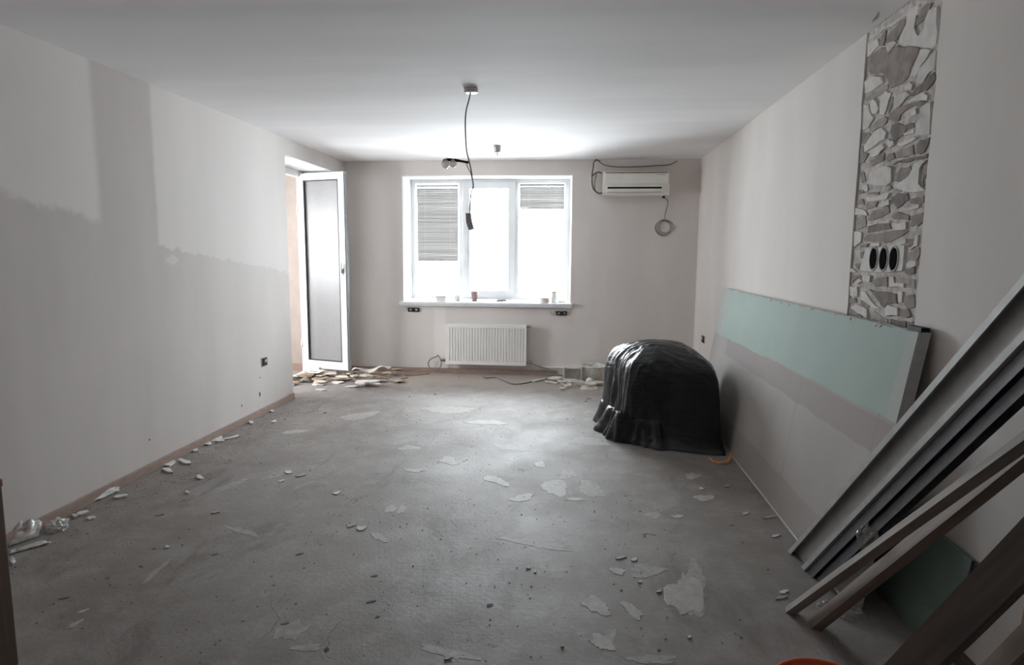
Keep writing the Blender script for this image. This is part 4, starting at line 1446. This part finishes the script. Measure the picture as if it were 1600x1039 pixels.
def extrude_section(B, d, length, sec, mat, name, parent=None, wdir=None, close=True):
    """sec: list of (w, h) outlines; w runs sideways down the slope, h out from the wall; the foot is cut flat on the floor"""
    Wd = Vector((0, -d.z, d.y)).normalized()
    if Wd.z > 0:
        Wd = -Wd
    Wd = (Wd - d * Wd.dot(d)).normalized()
    Nd = d.cross(Wd).normalized()
    if Nd.x > 0:
        Nd = -Nd
    vs = []
    for w_, h_ in sec:
        p0 = B + Wd * w_ + Nd * h_
        p0 = p0 - d * (p0.z / d.z) + d * .001
        vs.append(p0)
    n = len(sec)
    end = [B + Wd * w_ + Nd * h_ + d * length for w_, h_ in sec]
    mb = MB()
    fs = [(i, (i + 1) % n, n + (i + 1) % n, n + i) for i in range(n)] + [tuple(range(n - 1, -1, -1)), tuple(range(n, 2 * n))]
    mb.add(vs + end, fs)
    return mb.build(name, mat, parent, origin=None if parent else B)


# lipped C channel, open to the room
t_ = .0022
def cchan(wd, fl_, lip, w0=0.0, h0=0.0):
    o = [(0, fl_), (lip, fl_), (lip, fl_ - t_), (t_, fl_ - t_), (t_, t_), (wd - t_, t_), (wd - t_, fl_ - t_), (wd - lip, fl_ - t_), (wd - lip, fl_), (wd, fl_), (wd, 0), (0, 0)]
    return [(a + w0, b_ + h0) for a, b_ in o]


def uchan(wd, fl_, w0=0.0, h0=0.0):
    o = [(0, fl_), (t_, fl_), (t_, t_), (wd - t_, t_), (wd - t_, fl_), (wd, fl_), (wd, 0), (0, 0)]
    return [(a + w0, b_ + h0) for a, b_ in o]


def uchan_side(wd, fl_, w0=0.0, h0=0.0):
    """opening turned towards +w"""
    o = [(0, 0), (fl_, 0), (fl_, t_), (t_, t_), (t_, wd - t_), (fl_, wd - t_), (fl_, wd), (0, wd)]
    return [(a + w0, b_ + h0) for a, b_ in o]


B1 = at_z(1231, 861, 0)
T1 = at_x(1600, 428, 1.25)
d1 = leaner(B1, T1)
tag(extrude_section(B1, d1, 2.95, cchan(.150, .034, .026, 0, -.034), 'steel', 'metal_profile'), 'wide galvanised steel C-channel leaning against the right wall', 'metal profile', 'leaning metal profiles')
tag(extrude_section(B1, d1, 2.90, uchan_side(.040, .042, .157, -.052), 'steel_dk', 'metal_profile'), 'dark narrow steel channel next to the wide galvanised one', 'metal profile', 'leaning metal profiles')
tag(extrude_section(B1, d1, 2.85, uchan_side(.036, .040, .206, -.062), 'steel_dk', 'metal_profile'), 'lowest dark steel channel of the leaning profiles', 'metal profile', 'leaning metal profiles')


def beam(B, T, length, wdt, thk, mat, name, label, cat, roll=0.0, group=None):
    d = (T - B).normalized()
    Wd = Vector((0, -d.z, d.y)).normalized()
    if Wd.z > 0:
        Wd = -Wd
    Wd = (Wd - d * Wd.dot(d)).normalized()
    Nd = d.cross(Wd).normalized()
    if Nd.x > 0:
        Nd = -Nd
    c, s_ = math.cos(roll), math.sin(roll)
    W2, N2 = Wd * c + Nd * s_, Nd * c - Wd * s_
    sec = [(-wdt / 2, -thk / 2), (wdt / 2, -thk / 2), (wdt / 2, thk / 2), (-wdt / 2, thk / 2)]
    low = []
    for a, b_ in sec:
        p0 = B + W2 * a + N2 * b_
        p0 = p0 - d * (p0.z / d.z) + d * .001
        low.append(p0)
    nseg = 14
    mb = MB()
    rings = []
    for k in range(nseg + 1):
        f = k / nseg
        ring = []
        for j, (a, b_) in enumerate(sec):
            e = B + W2 * a + N2 * b_ + d * length
            p0 = low[j].lerp(e, f)
            if 0 < k < nseg:
                p0 = p0 + W2 * .0015 * noise.noise(p0 * 6) + N2 * .0012 * noise.noise(p0 * 7 + Vector((3, 1, 2)))
            ring.append(p0)
        rings.append(ring)
    vs = [v for r_ in rings for v in r_]
    fs = [(0, 3, 2, 1), tuple(nseg * 4 + q for q in range(4))]
    for k in range(nseg):
        for j in range(4):
            j2 = (j + 1) % 4
            fs.append((k * 4 + j, k * 4 + j2, (k + 1) * 4 + j2, (k + 1) * 4 + j))
    mb.add(vs, fs)
    # local frame along the beam so that the grain follows it
    o = mb.build(name, mat)
    fr_ = Matrix((d, W2, N2)).transposed().to_4x4()
    fr_.translation = B
    o.data.transform(fr_.inverted())
    o.matrix_world = fr_
    return tag(o, label, cat, group)


GW = 'wooden battens leaning at the right'
BC = at_z(1234, 955, 0)
beam(BC, at_x(1600, 691, 1.22), 1.62, .040, .030, 'wood_grey', 'wooden_batten', 'thin grey-brown wooden batten crossing over the darker one', 'batten', .5, GW)
BD = at_z(1272, 977, 0)
beam(BD, at_x(1600, 712, 1.285), 1.55, .058, .035, 'wood_side', 'wooden_batten', 'darker brown wooden batten lying under the thin grey one', 'batten', .3, GW)
BF = at_z(1352, 1118, 0)
beam(BF, at_x(1600, 868, 1.20), 1.25, .105, .04, 'wood_dark', 'wooden_plank', 'broad dark brown plank leaning in the lower right corner', 'plank', -.25, 'dark planks at the lower right')
BG = at_z(1500, 1102, 0)
beam(BG, at_x(1600, 1003, 1.33), .9, .06, .03, 'wood_side', 'wooden_plank', 'brown plank end cut off by the lower right picture corner', 'plank', 0, 'dark planks at the lower right')
# rounded orange handle at the right edge
c = at_x(1602, 976, 1.37)
t = thing('tool_handle', 'rounded orange tool handle at the right picture edge', 'tool', (c.x, c.y, 0))
MB().lathe([(0, c.z - .05), (.016, c.z - .045), (.022, c.z - .02), (.020, c.z + .03), (.016, c.z + .09), (.012, c.z + .12), (0, c.z + .122)], (c.x, c.y - .018, 0), 16).build('grip', 'orange_wood', t, True)
MB().tube([(c.x, c.y - .018, 0.001), (c.x, c.y - .018, c.z - .04)], .008, 8).build('shaft', 'steel_dk', t, True)

# crumpled film caught between the profiles and the battens
c = at_x(1362, 835, 1.13)
o = crumple((0, 0, 0), .035, .045, .085, 5.5, 8, 16, .4).build('plastic_wrap', 'film_dim')
o.location = (c.x - .01, c.y, c.z - .035)
o.rotation_euler = (.5, -.4, 0)
tag(o, 'crumpled clear plastic wrap caught between the profiles and battens', 'plastic wrap')
for i, (px, py, s_, l_) in enumerate(((1296, 948, .045, 'white crumpled plastic scrap on the floor between the two battens'), (1330, 962, .06, 'larger dull plastic scrap on the floor behind the darker batten'))):
    p = at_z(px, py, 0)
    tag(crumple((p.x, p.y, .001), s_, s_ * .7, s_ * .55, 11.3 + i, 8, 14, .4).build('plastic_scrap', 'film_dim', None, origin=(p.x, p.y, 0)), l_, 'plastic scrap')

# green offcut
OX = XR - .022
pts = [at_x(a, b_, OX - .01) for a, b_ in ((1455, 829), (1514, 876), (1511, 905), (1506, 922), (1497, 943), (1486, 962))]
floor_a, floor_b = Vector((OX, 2.46, .001)), Vector((OX, 2.93, .001))
far_top = Vector((OX, 2.95, .40))
outl = [Vector((OX - .045 * (1 - p.z / .43), p.y, p.z)) for p in pts]
outl += [Vector((OX - .045, 2.36, .10)), Vector((OX - .045, 2.40, .001)), Vector((OX - .045, 2.93, .001)), Vector((OX - .004, 2.93, .40))]
o = MB().prism(outl, (.0125, 0, 0)).build('plasterboard_offcut', 'offcut', origin=(OX, 2.65, 0))
tag(o, 'green plasterboard offcut painted in shade with a broken corner leaning behind battens', 'plasterboard')
e = []
for p in (outl[1], outl[2], outl[3], outl[4]):
    e.append(p)
MB().prism([e[0] + Vector((-.001, 0, 0)), e[1] + Vector((-.001, .004, 0)), e[2] + Vector((-.001, .008, 0)), e[3] + Vector((-.001, .004, 0)), e[3] + Vector((-.001, -.010, -.004)), e[2] + Vector((-.001, -.012, 0)), e[1] + Vector((-.001, -.006, 0))], (.012, 0, 0)).build('crumbled_edge', 'chip_dark', o)

# ================================================================== ORANGE BUCKET (bottom edge of the picture)
rim = at_z(1271, 1027, .27)
rr_ = .155
cx, cy = rim.x - .012, rim.y - rr_ + .002
t = thing('plastic_bucket', 'orange-red plastic bucket cut off by the bottom picture edge', 'bucket', (cx, cy, 0))
MB().lathe([(0, 0), (.115, 0), (.120, .006), (.150, .262), (.1465, .262), (.117, .008), (0, .008)], (cx, cy, 0), 36).build('body', 'orange_pl', t, True)
MB().tube([(cx + .150 * math.cos(k * math.pi / 20), cy + .150 * math.sin(k * math.pi / 20), .264) for k in range(40)], .0055, 8, True).build('rim', 'orange_pl', t, True)

# ================================================================== LEFT EDGE: low brown cabinet
t = thing('low_cabinet', 'dark brown cabinet edge cut off by the left picture border', 'cabinet', (-2.35, 1.7, 0))
MB().box((-2.79, 1.45, .0), (-1.983, 1.955, .67), .004).build('body', 'wood_brown', t)
MB().box((-2.79, 1.45, .672), (-1.973, 1.950, .70), .003).build('worktop', 'wood_red', t)
MB().box((-2.79, 1.46, .701), (-1.980, 1.938, .89), .004).build('upper_section', 'wood_brown', t)
MB().box((-2.78, 1.955, .06), (-2.0, 1.968, .66), .003).build('back_panel', 'wood_side', t)

# plastic film and box scraps by the left skirting
def sheet(corners, nx, ny, amp, th, mat, name, label, cat, seed):
    c = [Vector(q) for q in corners]
    vs, fs = [], []
    for s in (0, 1):
        for i in range(nx + 1):
            for j in range(ny + 1):
                uu, vv = i / nx, j / ny
                p = c[0].lerp(c[1], uu).lerp(c[3].lerp(c[2], uu), vv)
                z = amp * (noise.noise((uu * 4, vv * 4, seed)) + .5 * noise.noise((uu * 9, vv * 9, seed + 3)))
                vs.append((p.x + z * .5, p.y, max(p.z + z, .002) + s * th))
    N = (nx + 1) * (ny + 1)
    for i in range(nx):
        for j in range(ny):
            q = i * (ny + 1) + j
            fs += [(q, q + 1, q + ny + 2, q + ny + 1), (N + q, N + q + ny + 1, N + q + ny + 2, N + q + 1)]
    for i in range(nx):
        for j in (0, ny):
            q = i * (ny + 1) + j
            fs.append((q, q + ny + 1, N + q + ny + 1, N + q))
    for j in range(ny):
        for i in (0, nx):
            q = i * (ny + 1) + j
            fs.append((q, q + 1, N + q + 1, N + q))
    o = MB().add(vs, fs).build(name, mat, smooth=True, origin=sum(c, Vector()) / 4 * 1.0)
    return tag(o, label, cat)


q = [at_z(14, 866, .004), at_z(80, 848, .004), at_z(66, 845, .006), at_z(14, 861, .006)]
sheet(q, 14, 8, .012, .003, 'chip_white', 'torn_card', 'flat torn white card lying in front of the plastic box', 'card', 2.0)
# leaning clear box piece
y0 = 2.95
a, b_, c, e = at_x(14, 850, -2.79), at_z(52, 848, .004), at_y(72, 822, 3.0), at_y(40, 806, 3.0)
sheet([at_z(14, 854, .004), at_z(60, 838, .004), at_y(66, 816, at_z(66, 835, 0).y + .05), at_y(28, 806, at_z(28, 846, 0).y + .05)], 12, 8, .02, .003, 'film', 'plastic_box', 'crushed clear plastic box leaning at the left skirting', 'plastic box', 5.0)
p = at_z(90, 826, 0)
tag(crumple((p.x, p.y, 0), .05, .06, .05, 7.7).build('plastic_scrap', 'film', None, origin=(p.x, p.y, 0)), 'small crumpled plastic scrap beside the crushed clear box', 'plastic scrap')
# long white strip curled up against the skirting
pa, pb = at_z(129, 793, 0), at_z(186, 768, 0)
sheet([pa + Vector((0, 0, .002)), pb + Vector((0, 0, .002)), pb + Vector((-.01, .02, .02)), pa + Vector((-.02, .04, .075))], 16, 6, .012, .004, 'chip_white', 'foam_strip', 'long white foam strip curling against the left skirting', 'foam strip', 9.0)

# ================================================================== BLACK TARPAULIN OVER A CRATE
foot = [(.235, 5.56), (.27, 5.38), (.34, 5.17), (.42, 5.0), (.58, 4.88), (.82, 4.81), (1.02, 4.76), (1.135, 4.745), (1.165, 4.95), (1.17, 5.3), (1.17, 5.65), (1.0, 5.85), (.7, 5.93), (.4, 5.87), (.26, 5.72)]
TC = Vector((.73, 5.28))


def foot_r(th):
    d = Vector((math.cos(th), math.sin(th)))
    best = .3
    n = len(foot)
    for i in range(n):
        a = Vector(foot[i]) - TC
        c = Vector(foot[(i + 1) % n]) - TC
        e = c - a
        den = d.x * e.y - d.y * e.x
        if abs(den) < 1e-9:
            continue
        tt = (a.x * e.y - a.y * e.x) / den
        ss = (a.x * d.y - a.y * d.x) / den
        if tt > 0 and -1e-6 <= ss <= 1 + 1e-6:
            best = tt
    return best


NT, NP = 240, 84
prof = [(0, .778), (.25, .770), (.47, .738), (.66, .688), (.78, .628), (.842, .548), (.868, .43), (.885, .30), (.905, .16), (.93, .075), (.97, .035), (1.02, .014), (1.04, .004)]


def pr(t):
    t *= len(prof) - 1
    i = min(int(t), len(prof) - 2)
    f = t - i
    f2 = f
    P0, P1, P2, P3 = prof[max(i - 1, 0)], prof[i], prof[i + 1], prof[min(i + 2, len(prof) - 1)]
    out = []
    for q in range(2):
        out.append(.5 * (2 * P1[q] + (P2[q] - P0[q]) * f + (2 * P0[q] - 5 * P1[q] + 4 * P2[q] - P3[q]) * f2 ** 2 + (3 * P1[q] - P0[q] - 3 * P2[q] + P3[q]) * f2 ** 3))
    return out


vs, fs = [], []
for i in range(NP + 1):
    t = i / NP
    r, z = pr(t)
    for k in range(NT):
        th = 2 * math.pi * k / NT
        R0 = foot_r(th) if i else .3
        d = Vector((math.cos(th), math.sin(th)))
        # squarish shoulder: the crate's corners push the cloth out
        sq = 1.0 + .06 * math.cos(4 * th) * -1 * min(1, r * 1.2)
        rr2 = r * R0 * (sq if r < .9 else 1 + (sq - 1) * max(0, (1.04 - r) / .14))
        side = max(0.0, min(1.0, (.66 - z) / .5))
        wave = .5 + .5 * math.sin(th * 3 + 1)
        cx_, cy_ = math.cos(th), math.sin(th)
        n1 = noise.noise(Vector((cx_ * 2.9, cy_ * 2.9 + z * .8, z * 1.6 + 5)))
        n2 = noise.noise(Vector((cx_ * 6.5 + z * 2.2, cy_ * 6.5, z * 3 + 9)))
        fold = side * (.060 * n1 + .026 * n2)
        lft = max(0, -d.x * .8 - d.y * .35)
        fold *= .10 + 1.25 * lft
        p3 = Vector((d.x * r * 2.2, d.y * r * 2.2, z * 2))
        wr2 = (.25 + lft) * .012 * noise.noise(Vector((p3.x * 2.2 + 3, p3.y * 5, z * 5))) + .006 * noise.noise(Vector((p3.x * 5, p3.y * 13, z * 9)))
        dz = 0
        if t < .6:
            dz = .016 * noise.noise(Vector((p3.x * 1.2, p3.y * 4.2 + p3.x * 1.5, 4))) + .010 * noise.noise(Vector((p3.x * 2, p3.y * 11 + p3.x * 3, 8)))
            dz *= min(1, t * 6)
        # gathered hem: a roll of spare cloth on the floor at the left
        if z < .2:
            hem = max(0, (.2 - z) / .2)
            rr2 += hem * (.05 * n1 + .02 * n2 + .03 * lft) * (.3 + lft)
            dz += hem * (1 - hem) * .34 * lft * (1 + 1.2 * n1)
        x, y = TC.x + d.x * (rr2 + fold + wr2), TC.y + d.y * (rr2 + fold + wr2)
        # keep clear of the leaning boards
        x = min(x, 1.178 + max(0, z) * .14)
        zz = max(z + dz + (.03 * (TC.x + .1 - x) if z > .5 else 0), .003)
        if i == NP:
            zz = .003
        vs.append((x, y, zz))
for i in range(NP):
    for k in range(NT):
        k2 = (k + 1) % NT
        fs.append((i * NT + k, i * NT + k2, (i + 1) * NT + k2, (i + 1) * NT + k))
o = MB().add(vs, fs).build('black_tarpaulin', 'tarp', smooth=True, origin=(TC.x, TC.y, 0))
tag(o, 'black tarpaulin draped over a crate-sized load beside the plasterboard', 'tarpaulin')

# orange strap end at the tarp's foot
P = [at_z(1108, 716, .004), at_z(1116, 722, .006), at_z(1127, 724, .006), at_z(1137, 722, .010), at_y(1142, 714, 4.62), at_y(1144, 706, 4.64)]
tag(MB().tube(spline(P), [.007 + .006 * math.sin(i / 40 * 3.14) for i in range(41)], 7).build('orange_strap', 'orange_strap', smooth=True), 'orange strap end sticking out under the black tarpaulin', 'strap')
